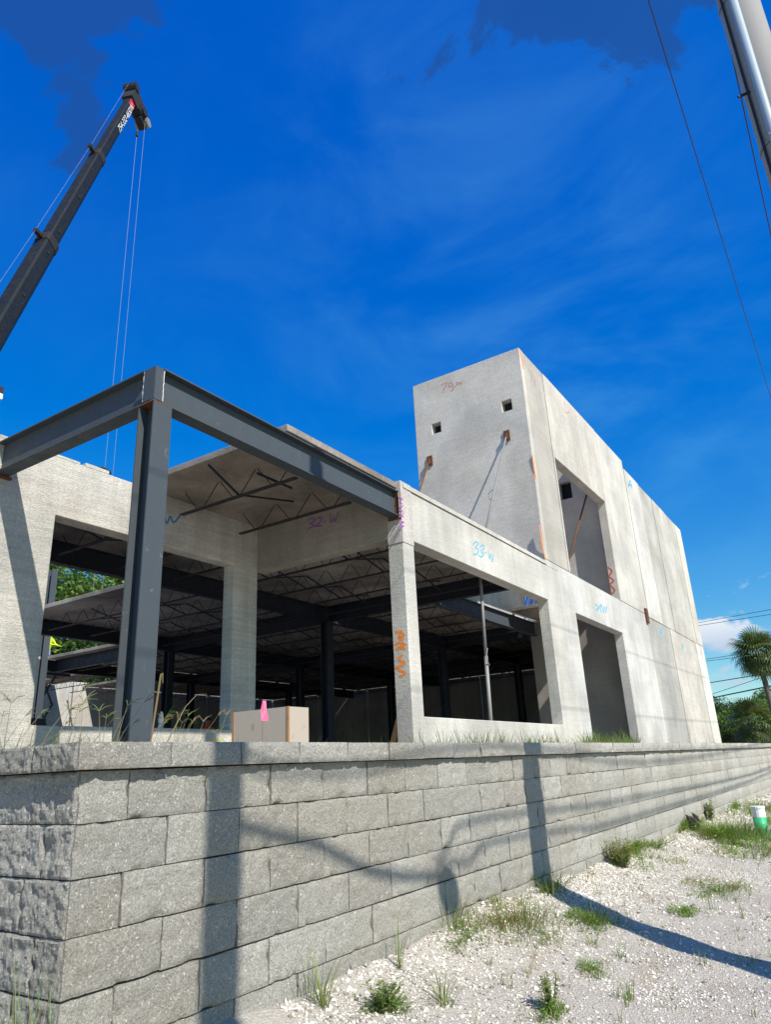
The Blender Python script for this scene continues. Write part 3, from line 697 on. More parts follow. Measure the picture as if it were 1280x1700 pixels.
strokes_bar([[(878,612),(884,622),(882,632)], [(890,630),(888,640)]], YF-.018, M['s_pink'], .05, B, 'faint pink letter on the tower front')
strokes_bar([[(937,668),(939,684),(946,684)]], YF-.018, M['s_pink'], .06, B, 'faint pink "L" on the upper facade')
mark('spray_marking', [[(1010,942),(1016,948),(1012,956)], [(1012,958),(1019,964),(1013,970)], [(1014,972),(1021,980),(1016,986)]], 'X', 23.35, M['s_red'], .055, B, 'red scrawl on the upper window jamb')
strokes_bar([[(988,1003),(994,1008),(990,1014)], [(994,1012),(998,1004),(998,1016)], [(999,1004),(1002,1016),(1004,1008),(1006,1017),(1008,1006)]], YF, M['s_cyan'], .05, pD, 'small cyan lettering above the door opening')
strokes_bar([[(1044,808),(1047,798),(1050,811)], [(1044,804),(1050,806)]], YF-.018, M['s_cyan'], .08, B, 'cyan letter on the upper facade')
strokes_bar([[(1094,1042),(1100,1053)], [(1101,1041),(1096,1055)], [(1097,1040),(1098,1056)]], YF, M['s_cyan'], .05, B, 'cyan star on the dark lower panel')
strokes_bar([[(1131,1066),(1136,1078)], [(1137,1066),(1132,1078)]], YF-.014, M['s_cyan'], .05, B, 'cyan cross on the beige lower panel')
strokes_bar([[(349,1229),(352,1230)], [(356,1231),(357,1226),(360,1231),(362,1226),(365,1231),(368,1226),(371,1230)]], YC, M['s_lime'], .02, pW, 'small lime scribble on the low wall')
# ---------------------------------------------------------------- wall braces and prop
def brace(label, top, bot, r, wallnormal, handle=None, m1='galv'):
    t = thing('wall_brace', label, 'brace', bot, 'pipe braces holding the precast panels')
    mb = MB(); mb.tube([top, bot], r, 8); mb.build('pipe', M[m1], t, smooth=True)
    n = Vector(wallnormal); mb = MB()
    s = Vector((0,1,0)) if abs(n.x) > .5 else Vector((1,0,0))
    mb.obox(Vector(top)+n*-.03, s*.085, Vector((0,0,.15)), n*.02); mb.obox(Vector(top)+n*.02+Vector((0,0,-.03)), s*.03, Vector((0,0,.07)), n*.05); mb.build('shoe_plate', M['rust'], t)
    mb = MB(); mb.obox(Vector(bot)-Vector((0,0,.01)), (.09,0,0), (0,.09,0), (0,0,.012)); mb.build('foot_plate', M['rust'], t)
    if handle is not None:
        q = Vector(bot).lerp(Vector(top), handle); mb = MB(); mb.tube([q+Vector((0,0,-.16)), q+s*.13+Vector((0,0,-.08)), q+s*.13+Vector((0,0,.05)), q+Vector((0,0,.14))], .011, 5); mb.build('turn_handle', M['galv'], t)
    return t
tA = Vector((16.72, 6.642, 8.42)); q = Vector((14.709, 6.64, 5.139)); d_ = (q-tA); kk = (4.73-tA.z)/d_.z
brace('pipe brace on the right half of the tower side panel, with turn handle', tA, tA+d_*kk, .024, (-1,0,0), .42)
tB_ = Vector((16.72, 9.10, 8.36)); q = Vector((15.923, 9.1, 7.039)); d_ = (q-tB_); kk = (4.73-tB_.z)/d_.z
brace('rusty pipe brace near the left edge of the tower side panel', tB_, tB_+d_*kk, .026, (-1,0,0), None, 'rust')
tC_ = onX(976, 815, 23.70); q2 = onX(945, 930, 21.2); d_ = q2-tC_; kk = (4.74-tC_.z)/d_.z
brace('dark pipe brace seen inside the upper window opening', tC_, tC_+d_*kk, .03, (-1,0,0), .45, 'rust')
t = thing('shoring_prop', 'slim grey steel prop standing in the storefront opening', 'prop', (13.62, 6.45, .12))
mb = MB(); mb.tube([(13.62,6.45,.12), (13.70,6.45,2.1)], .042, 8); mb.build('outer_tube', M['galv'], t, smooth=True)
mb = MB(); mb.tube([(13.70,6.45,2.1), (13.80,6.45,4.0)], .034, 8); mb.build('inner_tube', M['galv'], t, smooth=True)
mb = MB(); mb.tube([(13.72,6.40,1.9), (13.60,6.38,1.98), (13.58,6.38,2.1), (13.70,6.40,2.25)], .012, 5); mb.build('turn_handle', M['galv'], t)
mb = MB(); mb.box((13.54,6.37,.12), (13.70,6.53,.13)); mb.box((13.68,6.36,3.99), (13.90,6.55,4.05)); mb.build('end_plate', M['rust'], t)
# ---------------------------------------------------------------- things on the slab under the tower shaft
mb = MB()
for i in range(2): mb.tube([(22.0+.02*i, 8.75-.22*i, 4.76), (22.1, 8.60-.22*i, 5.2), (22.3, 8.8-.2*i, 5.6)], .07-.02*i, 8)
mb.build('tarp_bundle', M['tarp'], origin=(22.1, 8.7, 4.70), **tagd('blue tarp bundle on the slab under the tower', 'tarp'))
mb = MB(); mb.tube([(21.9,7.95,4.71), (21.95,7.9,5.5)], .07, 10); mb.tube([(21.95,7.9,5.5), (21.95,7.9,5.55)], .09, 10)
mb.build('steel_cylinder', M['galv'], origin=(21.9,7.95,4.70), smooth=True, **tagd('shiny steel cylinder beside the blue tarp on the slab', 'cylinder'))
mb = MB(); mb.box((22.0,7.0,4.705), (22.5,7.55,5.2)); mb.box((22.05,7.05,5.2), (22.4,7.5,5.42))
o = mb.build('paper_sack', M['paper'], origin=(22.2,7.3,4.70), **tagd('brown paper sacks stacked right of the steel cylinder', 'sack')); bv = o.modifiers.new('soft', 'BEVEL'); bv.width = .07; bv.segments = 3
# ---------------------------------------------------------------- plywood form box, flag, bottle, plank
bx, by = 5.19*1.0, 4.5
t = thing('plywood_box', 'weathered plywood form box standing behind the capstones', 'box', (bx, by, Zlot))
zt = .575
mb = MB(); mb.box((bx, by+.012, Zlot-.02), (bx+.016, by+.70, zt)); mb.build('side_board', M['ply'], t)
mb = MB(); mb.box((bx+.018, by, Zlot-.02), (bx+.295, by+.016, zt)); mb.build('side_board', M['ply'], t)
mb = MB(); mb.box((bx+.28, by+.02, Zlot-.02), (bx+.296, by+.70, zt-.004)); mb.build('side_board', M['ply'], t)
mb = MB(); mb.box((bx+.018, by+.685, Zlot-.02), (bx+.278, by+.70, zt-.003)); mb.build('side_board', M['ply'], t)
for (xx, yy) in ((bx-.004, by-.004), (bx-.006, by+.688)):
    mb = MB(); mb.box((xx, yy, Zlot-.02), (xx+.020, yy+.026, zt+.002)); mb.build('corner_batten', M['lumber'], t)
fp = onY(436, 1172, 3.1); t = thing('marker_flag', 'small pink marker flag on a wire in front of the plywood box', 'flag', (fp.x, 3.1, Zlot))
p1 = onY(436, 1166, 3.1); mb = MB(); mb.tube([(fp.x, 3.1, Zlot-.02), (p1.x, 3.1, p1.z)], .0012, 5); mb.build('wire_stem', M['rust'], t)
pts = [onY(x, y, 3.1) for x, y in ((436,1163),(439.5,1163.5),(442,1174),(446.5,1190),(443,1197),(434,1196.5),(434.5,1180))]
ctr = sum(pts, Vector())/len(pts); mb = MB(); vs = [(p.x, 3.1-.010*math.sin(i*1.9), p.z) for i, p in enumerate(pts)]+[(ctr.x, 3.085, ctr.z)]; n_ = len(pts)
mb.add(vs, [(i, (i+1) % n_, n_) for i in range(n_)]); mb.add([(v[0], v[1]+.0015, v[2]) for v in vs], [((i+1) % n_, i, n_) for i in range(n_)]); mb.build('flag_film', M['pink'], t)
bp = onY(266, 1207, 9.42); t = thing('water_bottle', 'clear plastic water bottle standing on the low concrete sill', 'bottle', (bp.x, 9.42, .745))
mb = MB(); prof = [(0,.033),(.015,.036),(.07,.034),(.075,.036),(.14,.036),(.185,.030),(.205,.014),(.22,.013)]
mb.tube([(bp.x, 9.42, .746+z*1.05) for z, r in prof], [r*1.1 for z, r in prof], 12); mb.build('body', M['bottle'], t, smooth=True)
mb = MB(); mb.tube([(bp.x, 9.42, .978), (bp.x, 9.42, .998)], .017, 10); mb.build('cap', M['white'], t)
mb = MB(); mb.tube([(bp.x, 9.42, .83), (bp.x, 9.42, .885)], .0405, 12); mb.build('label_band', M['white'], t)
a = onY(645, 1229, 6.6); b_ = onY(659, 1203, 6.45); mb = MB(); mb.bar((a.x, 6.6, .12), (b_.x, 6.4, b_.z+.1), .10, .035)
mb.build('wood_plank', M['lumber'], origin=(a.x, 6.6, .12), **tagd('short brown plank leaning at the foot of the corner column', 'plank'))
# ---------------------------------------------------------------- utility poles, conduit, cables
def strap(mb, cx, cy, r, z, h=.03):
    mb.tube([(cx, cy, z-h/2), (cx, cy, z+h/2)], r, 20)
px_, py_ = 5.42, -.415
t = thing('utility_pole', 'tall round concrete utility pole with a blue-grey conduit, at the right', 'pole', (px_, py_, -1.42), 'concrete utility poles along the road')
mb = MB(); mb.tube([(px_, py_, -1.6), (px_, py_, 11.)], .160, 28, r2=.150); mb.build('shaft', M['pole'], t, smooth=True)
cx, cy = px_-.175, py_+.045
mb = MB(); mb.tube([(cx, cy, -1.45), (cx, cy, 8.6)], .034, 14); mb.build('conduit', M['plate'], t, smooth=True)
mb = MB(); mb.tube([(px_-.12, py_+.125, -1.4), (px_-.118, py_+.125, 4.), (px_-.115, py_+.122, 9.5)], .010, 8); mb.build('riser_cable', M['cable'], t)
for z in (1.4, 2.9, 4.45, 6.05, 7.6):
    mb = MB(); n_ = 24; rr = .166-.0006*z
    pts = [(px_+rr*math.cos(a_), py_+rr*math.sin(a_), z) for a_ in [2.0+i*(2*math.pi-1.6)/n_ for i in range(-3, n_-1)]]
    for q0, q1 in zip(pts, pts[1:]): mb.bar(q0, q1, .006, .022)
    mb.bar((px_-.13, py_+.055, z), (cx-.035, cy+.02, z), .006, .022); mb.bar((cx-.037, cy+.03, z), (cx-.037, cy-.035, z), .006, .022, ); mb.bar((cx-.037, cy-.035, z), (px_-.12, py_-.07, z), .006, .022)
    mb.build('strap', M['galv'], t)
mb = MB()
for z in (5.02, 3.3): mb.bar((px_-.10, py_+.10, z), (px_-.17, py_+.20, z-.06), .012, .02)
mb.build('cable_clip', M['black'], t)
qx, qy = 1.02, -2.0
t = thing('utility_pole', 'concrete utility pole standing behind the viewer and shading the wall', 'pole', (qx, qy, -1.42), 'concrete utility poles along the road')
mb = MB(); mb.tube([(qx, qy, -1.6), (qx, qy, 11.5)], .125, 24, r2=.10); mb.build('shaft', M['pole'], t, smooth=True)
mb = MB(); mb.bar((qx-.5, qy, 10.3), (qx+.5, qy, 10.3), .1, .12); mb.build('crossarm', M['pole'], t)
S = SUN/SUN.y
def shadow_cable(pts, k, r, name, label, cat='cable', ext=None):
    c = [onY(x, y, 2.7)-S*k for x, y in pts]
    if ext: c = [Vector(e) for e in ext[0]]+c+[Vector(e) for e in ext[1]]
    out = []
    for i in range(len(c)-1):                                # Catmull-Rom through the measured points
        p0, p1, p2, p3 = c[max(i-1,0)], c[i], c[i+1], c[min(i+2, len(c)-1)]
        for k_ in range(5):
            u = k_/5; out.append(.5*((2*p1)+(p2-p0)*u+(2*p0-5*p1+4*p2-p3)*u*u+(3*p1-3*p2+p3-p0)*u**3))
    out.append(c[-1]); mb = MB(); mb.tube(out, r, 6); mb.build(name, M['cable'], origin=out[0], smooth=True, **tagd(label, cat, 'overhead cables on the utility poles'))
def far_end(y, z): return [(45, y, z), (75, y, z+1.2)]
P1top = (qx, qy, 4.9)
shadow_cable([(455,1287),(614,1282),(700,1262),(800,1250),(913,1254),(1116,1262)], 4.7, .014, 'overhead_cable', 'upper service cable strung from the pole behind the viewer', ext=([P1top], [(24.5,-2,5.0),(45,-2,5.9)]))
shadow_cable([(745,1405),(780,1365),(936,1343),(1053,1324)], 4.7, .016, 'overhead_cable', 'middle service cable rising from the splice case', ext=([(3.0,-2,4.15)], [(21.7,-2,4.3),(45,-2,5.2)]))
shadow_cable([(780,1430),(819,1397),(956,1376),(1053,1356)], 4.7, .016, 'overhead_cable', 'lowest service cable running off beside the road', ext=([(3.2,-2,4.15)], [(21.6,-2,4.18),(45,-2,5.0)]))
shadow_cable([(390,1362),(425,1379),(528,1403),(566,1423),(634,1451),(706,1456),(745,1450)], 4.7, .026, 'overhead_cable', 'thick drooping cable bundle between pole and splice case', ext=([(qx, qy, 4.75)], []))
lp = [onY(x, y, 2.7)-S*4.7 for x, y in ((742,1448),(744,1470),(745,1490),(746,1514))]
mb = MB(); mb.tube(lp, [.07,.135,.13,.03], 10); mb.build('splice_case', M['black'], origin=lp[-1], smooth=True, **tagd('black splice case hanging from the drooping cables', 'splice case'))
def span(label, p, q, sag, r):
    pts = [Vector(p).lerp(Vector(q), i/30)+Vector((0,0,-4*sag*(i/30)*(1-i/30))) for i in range(31)]
    mb = MB(); mb.tube(pts, r, 5); mb.build('power_line', M['cable'], origin=pts[0], smooth=True, **tagd(label, 'power line', 'power lines'))
span('thin power line crossing the upper right sky', (-12, .30, 9.3), (58, .42, 9.5), .55, .008)
span('thin power line passing just left of the concrete pole', (-12, -.34, 7.9), (58, -.42, 8.3), .45, .009)
for (a, b_, r, lab) in [((1165,1033),(1280,1012),.02,'uppermost thin line above the cloud'), ((1165,1038),(1280,1020),.02,'second thin line crossing the cloud'),
                   ((1176,1094),(1280,1078),.02,'upper of the pair of lines left of the palm crown'), ((1178,1097),(1280,1084),.02,'lower of the pair of lines left of the palm crown'),
                   ((1182,1133),(1280,1117),.035,'line just below the palm crown'), ((1184,1152),(1280,1120),.022,'slanting line beneath the palm crown'), ((1186,1158),(1280,1139),.05,'thick black line crossing the palm trunk')]:
    p = ray(*a); q = ray(*b_); p = p*(66/p.x); q = q*(60/q.x); d_ = q-p
    pts = [p-d_*1.2, p, q, q+d_*2]; mb = MB(); mb.tube(pts, r, 5)
    mb.build('power_line', M['cable'], origin=pts[0], **tagd('distant power line, '+lab, 'power line', 'distant power lines'))
# ---------------------------------------------------------------- crane
tip = ray(217, 168)*(17/ray(217, 168).y); piv = onZ(-300, 1051, 2.5)
t = thing('mobile_crane', 'black telescopic crane boom with white phone number lettering', 'crane', (piv.x, piv.y, Zlot))
ax = (tip-piv); Ln = ax.length; ax.normalize()
vside = ax.cross(Vector((0,0,1))).normalized(); vup = vside.cross(ax)
def fr_at(px, py):
    best = min((abs((piv+ax*Ln*f/400).normalized().angle(ray(px, py).normalized())), f/400) for f in range(1, 400)); return best[1]
fa, fb = fr_at(160, 262), fr_at(70, 403); fc = max(.08, fb-(fa-fb)*1.05)
secs = [(0, fc, .39), (fc, fb, .335), (fb, fa, .28), (fa, 1.0, .235)]
def boomsec(f0, f1, s):
    mb = MB(); prof = [(-.42,.5),(.42,.5),(.5,.38),(.5,-.25),(.28,-.55),(-.28,-.55),(-.5,-.25),(-.5,.38)]
    rg = []
    for f in (f0, f1): rg += [piv+ax*Ln*f + vside*a_*s*1.15 + vup*b_*s*1.45 for a_, b_ in prof]
    n_ = 8; mb.add(rg, [(i, (i+1) % n_, n_+(i+1) % n_, n_+i) for i in range(n_)]+[tuple(reversed(range(n_))), tuple(range(n_, 2*n_))]); return mb
for i, (f0, f1, s) in enumerate(secs): boomsec(max(0, f0-.01), f1, s).build('boom_section', M['boom'], t)
for (f0, f1, s) in secs[:-1]:
    mb = boomsec(f1-.004, f1+.010, s*1.07); mb.bar(piv+ax*Ln*f1+vup*s*.7, piv+ax*Ln*f1+vup*(s*.7+.28)-ax*.1, .12, .1); mb.build('boom_collar', M['black'], t)
sideN = vside if vside.dot(-tip) > 0 else -vside
mb = MB()
for f, s in ((fb-.02,.335),(fb-.11,.335),(fb+.03,.28),(fb+.12,.28)):
    for sg in (-1,): 
        c_ = piv+ax*Ln*f+sideN*s*.570+vup*.02; mb.tube([c_, c_+sideN*.02], .055, 10)
mb.build('pin_hole', M['black'], t)
# side of the boom towards the camera
sideN = vside if vside.dot(-tip) > 0 else -vside
head = tip
mb = MB(); mb.obox(head+ax*.15, ax*.32, vside*.20, vup*.24); mb.obox(head+ax*.35-vup*.35, ax*.28, vside*.16, vup*.45)
mb.obox(head+ax*.55+vup*.2, ax*.16, vside*.22, vup*.08); mb.obox(head+ax*.1-vup*.75, ax*.16, vside*.13, vup*.22); mb.build('boom_head', M['black'], t)
for k_, (da, du) in enumerate(((.2,-.85),(.5,.25),(.30,-.5))):
    mb = MB(); c_ = head+ax*da+vup*du; mb.tube([c_-vside*.24, c_+vside*.24], .17, 12); mb.build('sheave', M['steel_dark'] if k_ else M['galv'], t)
def hang(px, py, r, name, zb):
    p = ray(px, py); k_ = (head+ax*.2-vup*.7).length/p.length; p = p*k_; mb = MB(); mb.tube([p, (p.x, p.y, zb)], r, 5); mb.build(name, M['rope'], t); return p
h1 = hang(241, 196, .0045, 'hoist_rope', 4.74); h2 = hang(229, 200, .005, 'hoist_rope', 4.74)
mb = MB(); mb.tube([(h2.x, h2.y, h2.z-.55), (h2.x, h2.y, h2.z-.75)], .05, 8); mb.build('rope_weight', M['black'], t)
mb = MB(); mb.tube([head+ax*.4+vup*.42, piv+ax*Ln*fa+vup*.42, piv+ax*Ln*fb+vup*.5, piv+ax*1.+vup*.8], .0035, 5); mb.build('boom_rope', M['rope'], t)
# lettering on the boom side (text object turned into flat mesh)
def flat_text(name, body, size, base, right, up, n, material, parent):
    cu = bpy.data.curves.new(name, 'FONT'); cu.body = body; cu.size = size; cu.extrude = 0; cu.space_character = .92; cu.shear = .25
    tmp = bpy.data.objects.new(name, cu); C.objects.link(tmp); dg = bpy.context.evaluated_depsgraph_get()
    me = bpy.data.meshes.new_from_object(tmp.evaluated_get(dg)); bpy.data.objects.remove(tmp)
    right, up, n = Vector(right).normalized(), Vector(up).normalized(), Vector(n).normalized()
    for v in me.vertices: v.co = base+right*v.co.x+up*v.co.y+n*.012
    me.materials.clear(); me.materials.append(material); o_ = WORLD[parent.name]
    for v in me.vertices: v.co -= o_
    return link(name, me, parent, o_)
s4 = .235; f_in = 1.15/2*s4
org = tip - ax*2.36 + sideN*(f_in) - vup*.13
sgn = 1 if sideN.cross(ax).dot(vup) > 0 else -1
tx = flat_text('boom_lettering', '754-332-4650', .29, org, ax, vup, sideN, M['white'], t)
wdt = max((v.co-(org-WORLD[t.name])).dot(ax) for v in tx.data.vertices)
sc_ = 1.72/wdt
for v in tx.data.vertices:
    d0 = v.co-(org-WORLD[t.name]); a0 = d0.dot(ax); v.co += ax*(a0*(sc_-1))
mb = MB(); mb.obox(tip-ax*.33+sideN*(f_in+.006)+vup*.02, ax*.26, vup*.13, sideN*.004); mb.build('red_panel', M['red'], t)
flat_text('panel_lettering', 'N', .29, tip-ax*.63+sideN*f_in-vup*.12, ax, vup, sideN, M['white'], t)
# carrier and superstructure, standing off to the left
mb = MB(); cdir = Vector((1,0,0))
mb.box((piv.x-5, piv.y-1.2, .75), (piv.x+3.4, piv.y+1.2, 1.15)); mb.build('carrier_deck', M['steel_dark'], t)
mb = MB(); mb.box((piv.x-1.6, piv.y-1.1, 1.2), (piv.x+.9, piv.y+1.1, 2.2)); mb.box((piv.x-2.6, piv.y-1.15, 1.3), (piv.x-1.62, piv.y+1.15, 2.3)); mb.build('turret', M['boom'], t)
mb = MB(); mb.box((piv.x-.6, piv.y-1.9, 1.25), (piv.x+.9, piv.y-1.12, 2.7)); mb.build('operator_cab', M['glass'], t)
mb = MB(); mb.box((piv.x-6.6, piv.y-1.2, .7), (piv.x-5.02, piv.y+1.2, 2.5)); o = mb.build('driver_cab', M['white'], t); bv = o.modifiers.new('e', 'BEVEL'); bv.width = .12; bv.segments = 2
for wx in (-5.8, -4.4, 1.2, 2.5):
    for sg in (-1, 1):
        mb = MB(); mb.tube([(piv.x+wx, piv.y+sg*.85, .6), (piv.x+wx, piv.y+sg*1.2, .6)], .5, 18); mb.build('wheel', M['rubber'], t)
# the corner of a lift basket poking in at the left edge
bpnt = onY(-38, 650, 14.); t = thing('boom_lift', 'white lift basket corner just inside the left edge', 'lift', (bpnt.x-1, 14, Zlot))
mb = MB(); c_ = bpnt; mb.obox(c_+Vector((-.3,0,-.12)), (.62,0,0), (0,.4,0), (0,0,.06)); mb.build('basket_floor', M['white'], t)
mb = MB()
for dz in (.05, .45, .95):
    for sy in (-.4, .4): mb.tube([c_+Vector((-.9,sy,dz-.1)), c_+Vector((.3,sy,dz-.1))], .02, 6)
for dx in (-.9, -.3, .3):
    for sy in (-.4, .4): mb.tube([c_+Vector((dx,sy,-.1)), c_+Vector((dx,sy,.85))], .02, 6)
if False: pass
mb = MB(); mb.obox(c_+Vector((-.2,0,.02)), (.55,0,0), (0,.35,0), (0,0,.11)); mb.build('basket_box', M['steel_dark'], t)
mb = MB(); mb.bar(c_+Vector((-.5,0,-.2)), (c_.x-4, 14, 1.2), .2, .25); mb.build('lift_arm', M['white'], t)
mb = MB(); mb.box((c_.x-5, 13.2, .5), (c_.x-3, 14.8, 1.3)); mb.build('lift_base', M['steel_dark'], t)
for sx in (-4.6, -3.4):
    for sy in (13.2, 14.8): mb = MB(); mb.tube([(c_.x+sx, sy-.12, .45), (c_.x+sx, sy+.12, .45)], .37, 14); mb.build('wheel', M['rubber'], t)
# ---------------------------------------------------------------- workers
def person(label, loc, face, cloth, legs, arms, hat=None, bend=0.):
    """loc = ground point; a skinned skeleton; face = heading angle of the front"""
    t = thing('person', label, 'person', loc); ca, sa = math.cos(face), math.sin(face)
    def W_(f, s, z): return Vector((loc[0]+f*ca-s*sa, loc[1]+f*sa+s*ca, loc[2]+z))
    b = bend
    J_ = {'pel': (0,0,.95,.14), 'sp': (.02+b*.10,0,1.15,.13), 'ch': (.02+b*.24,0,1.36,.155), 'nk': (.03+b*.32,0,1.52,.06), 'hd': (.05+b*.38,0,1.64,.095), 'ht': (.04+b*.40,0,1.73,.075)}
    V_ = []; R_ = []; E_ = []; ix = {}
    def add(n, f, s, z, r, par=None):
        ix[n] = len(V_); V_.append(W_(f, s, z)-Vector(loc)); R_.append(r)
        if par: E_.append((ix[par], ix[n]))
    pr = None
    for n, (f, s, z, r) in J_.items(): add(n, f, s, z, r, pr); pr = n
    for sd in (-1, 1):
        add('hip%d' % sd, 0, sd*.10, .90, .10, 'pel'); add('kn%d' % sd, .03, sd*.12, .50, .062, 'hip%d' % sd); add('an%d' % sd, -.01, sd*.13, .09, .042, 'kn%d' % sd); add('ft%d' % sd, .17, sd*.14, .035, .032, 'an%d' % sd)
        f0 = J_['ch'][0]; add('sh%d' % sd, f0, sd*.19, 1.42, .062, 'ch'); (ef, es, ez), (hf, hs_, hz) = arms[(sd+1)//2]
        add('el%d' % sd, f0+ef, sd*es, ez, .043, 'sh%d' % sd); add('wr%d' % sd, f0+hf, sd*hs_, hz, .029, 'el%d' % sd)
        for q_ in range(4): add('fg%d%d' % (sd, q_), f0+hf+.10+.01*(q_ in (1,2)), sd*hs_+(q_-1.5)*.02, hz-.02, .0085, 'wr%d' % sd)
        add('th%d' % sd, f0+hf+.05, sd*(hs_-.05), hz+.01, .009, 'wr%d' % sd)
    me = bpy.data.meshes.new('body'); me.from_pydata(V_, E_, []); me.materials.append(cloth); o = link('body', me, t, Vector(loc))
    sk = o.modifiers.new('skin', 'SKIN'); lay = me.skin_vertices[0] if me.skin_vertices else None
    if lay is None:
        bm_ = bmesh.new(); bm_.from_mesh(me); bm_.verts.layers.skin.verify(); bm_.to_mesh(me); bm_.free(); lay = me.skin_vertices[0]
    for i, r in enumerate(R_): lay.data[i].radius = (r, r); lay.data[i].use_root = (i == 0)
    ss = o.modifiers.new('sub', 'SUBSURF'); ss.levels = 1; ss.render_levels = 1
    mb = MB(); hp = W_(*J_['hd'][:3]); mb.tube([hp+Vector((0,0,-.11)), hp+Vector((0,0,-.06)), hp, hp+Vector((0,0,.07)), hp+Vector((0,0,.115))], [.04,.078,.092,.08,.03], 12)
    mb.obox(W_(J_['hd'][0]+.10, 0, 1.63), (ca*.02,sa*.02,0), (-sa*.012,ca*.012,0), (0,0,.02)); mb.build('head', M['skin'], t, smooth=True)
    mb = MB(); c0_ = W_(J_['hd'][0], 0, 1.70)
    mb.tube([c0_, c0_+Vector((0,0,.04)), c0_+Vector((0,0,.085)), c0_+Vector((0,0,.105))], [.118,.115,.08,.02], 14); mb.tube([c0_+Vector((0,0,-.008)), c0_+Vector((0,0,.006))], .14, 14); mb.build('hard_hat', hat or M['helmet'], t, smooth=True)
    mb = MB()
    for sd in (-1, 1):
        mb.tube([W_(0, sd*.10, .94), W_(.03, sd*.12, .50), W_(-.01, sd*.13, .10)], [.118,.085,.07], 10)
    mb.build('trousers', legs, t, smooth=True)
    return t
wk = onZ(344, 1206, 1.4); kk = 20.6/Vector((wk.x, wk.y)).length
d_ = ray(344, 1196); d_ = d_*(26.4/math.hypot(d_.x, d_.y))
person('worker in an orange shirt and dark hard hat behind the low sill', (d_.x, d_.y, .12), -1.9, M['orange'], M['jeans'], [((.05,.28,1.15),(.25,.25,1.05)), ((.05,.28,1.15),(.25,.25,1.05))])
d_ = ray(77, 1068); d_ = d_*(27.8/d_.y); fz = d_.z-1.22
person('worker in a yellow vest standing beyond the slab edge', (d_.x, d_.y, fz), -1.2, M['vest'], M['jeans'], [((.1,.30,1.2),(.35,.2,1.1)), ((.1,.30,1.2),(.35,.2,1.1))], bend=.3, hat=M['white'])
t = thing('scissor_lift', 'scissor lift platform under the yellow vested worker', 'lift', (d_.x, d_.y, .12))
mb = MB(); mb.box((d_.x-.9, d_.y-.5, fz-.12), (d_.x+.9, d_.y+.5, fz-.005)); mb.build('platform', M['steel'], t)
mb = MB(); mb.box((d_.x-.9, d_.y-.45, .35), (d_.x+.9, d_.y+.45, .8)); mb.build('chassis', M['steel_dark'], t)
mb = MB(); n_ = 3; hh = (fz-.12-.8)/n_
for i in range(n_):
    for sy in (-.4, .4): mb.bar((d_.x-.3, d_.y+sy, .8+hh*i), (d_.x+.3, d_.y+sy, .8+hh*(i+1)), .05, .07); mb.bar((d_.x+.3, d_.y+sy+.06, .8+hh*i), (d_.x-.3, d_.y+sy+.06, .8+hh*(i+1)), .05, .07)
mb.build('scissor_arms', M['steel'], t)
for sx in (-.7, .7):
    for sy in (-.5, .5): mb = MB(); mb.tube([(d_.x+sx, d_.y+sy-.06, .32), (d_.x+sx, d_.y+sy+.06, .32)], .2, 12); mb.build('wheel', M['rubber'], t)
# ---------------------------------------------------------------- pipe stub with green and white bands
gp = (13.25, 1.82); gz0 = float(gz(np.array(gp[0]), np.array(gp[1])))
t = thing('pipe_stub', 'upright plastic pipe stub, white above and green below', 'pipe', (*gp, gz0))
mb = MB(); mb.tube([(*gp, gz0-.1), (*gp, gz0+.27)], .098, 18); mb.build('green_band', M['green'], t, smooth=True)
mb = MB(); mb.tube([(*gp, gz0+.271), (*gp, gz0+.40)], .100, 18); mb.tube([(*gp, gz0+.401), (*gp, gz0+.43)], .108, 18); mb.build('white_top', M['white'], t)
# ---------------------------------------------------------------- vegetation
def blade(mb, x, y, z, h, ang, lean, w, seg=3, mi=0, curl=1.):
    d = Vector((math.cos(ang), math.sin(ang), 0)); s = Vector((-d.y, d.x, 0)); pts = []
    for i in range(seg+1):
        u = i/seg; pts.append(Vector((x,y,z))+d*(lean*h*u**(1.6))*curl + Vector((0,0,h*(u-.32*lean*u*u))))
    vs = []; fs = []
    for i, p in enumerate(pts[:-1]):
        ww = w*(1-.75*i/seg)/2; vs += [p-s*ww, p+s*ww]
    vs.append(pts[-1])
    for i in range(seg-1): fs.append((2*i, 2*i+1, 2*i+3, 2*i+2))
    fs.append((2*seg-2, 2*seg-1, 2*seg)); mb.add(vs, fs, mi); return pts[-1]
def leaf(mb, c, d, n, l, w, mi=0):
    d = Vector(d).normalized(); s = d.cross(Vector(n)).normalized(); c = Vector(c)
    mb.add([c, c+d*l*.45+s*w/2, c+d*l, c+d*l*.45-s*w/2], [(0,1,2,3)], mi)
def tuft(mb, x, y, z, h, n, spread=.05, w=.006, dry=.2, lean=(.15,.9)):
    for i in range(n):
        a = random.uniform(0, 6.28); r = spread*random.random()**.7
        blade(mb, x+r*math.cos(a), y+r*math.sin(a), z-.01, h*random.uniform(.45,1.05), a+random.uniform(-.6,.6), random.uniform(*lean), w*random.uniform(.7,1.3), 3, 1 if random.random() < dry else 0)
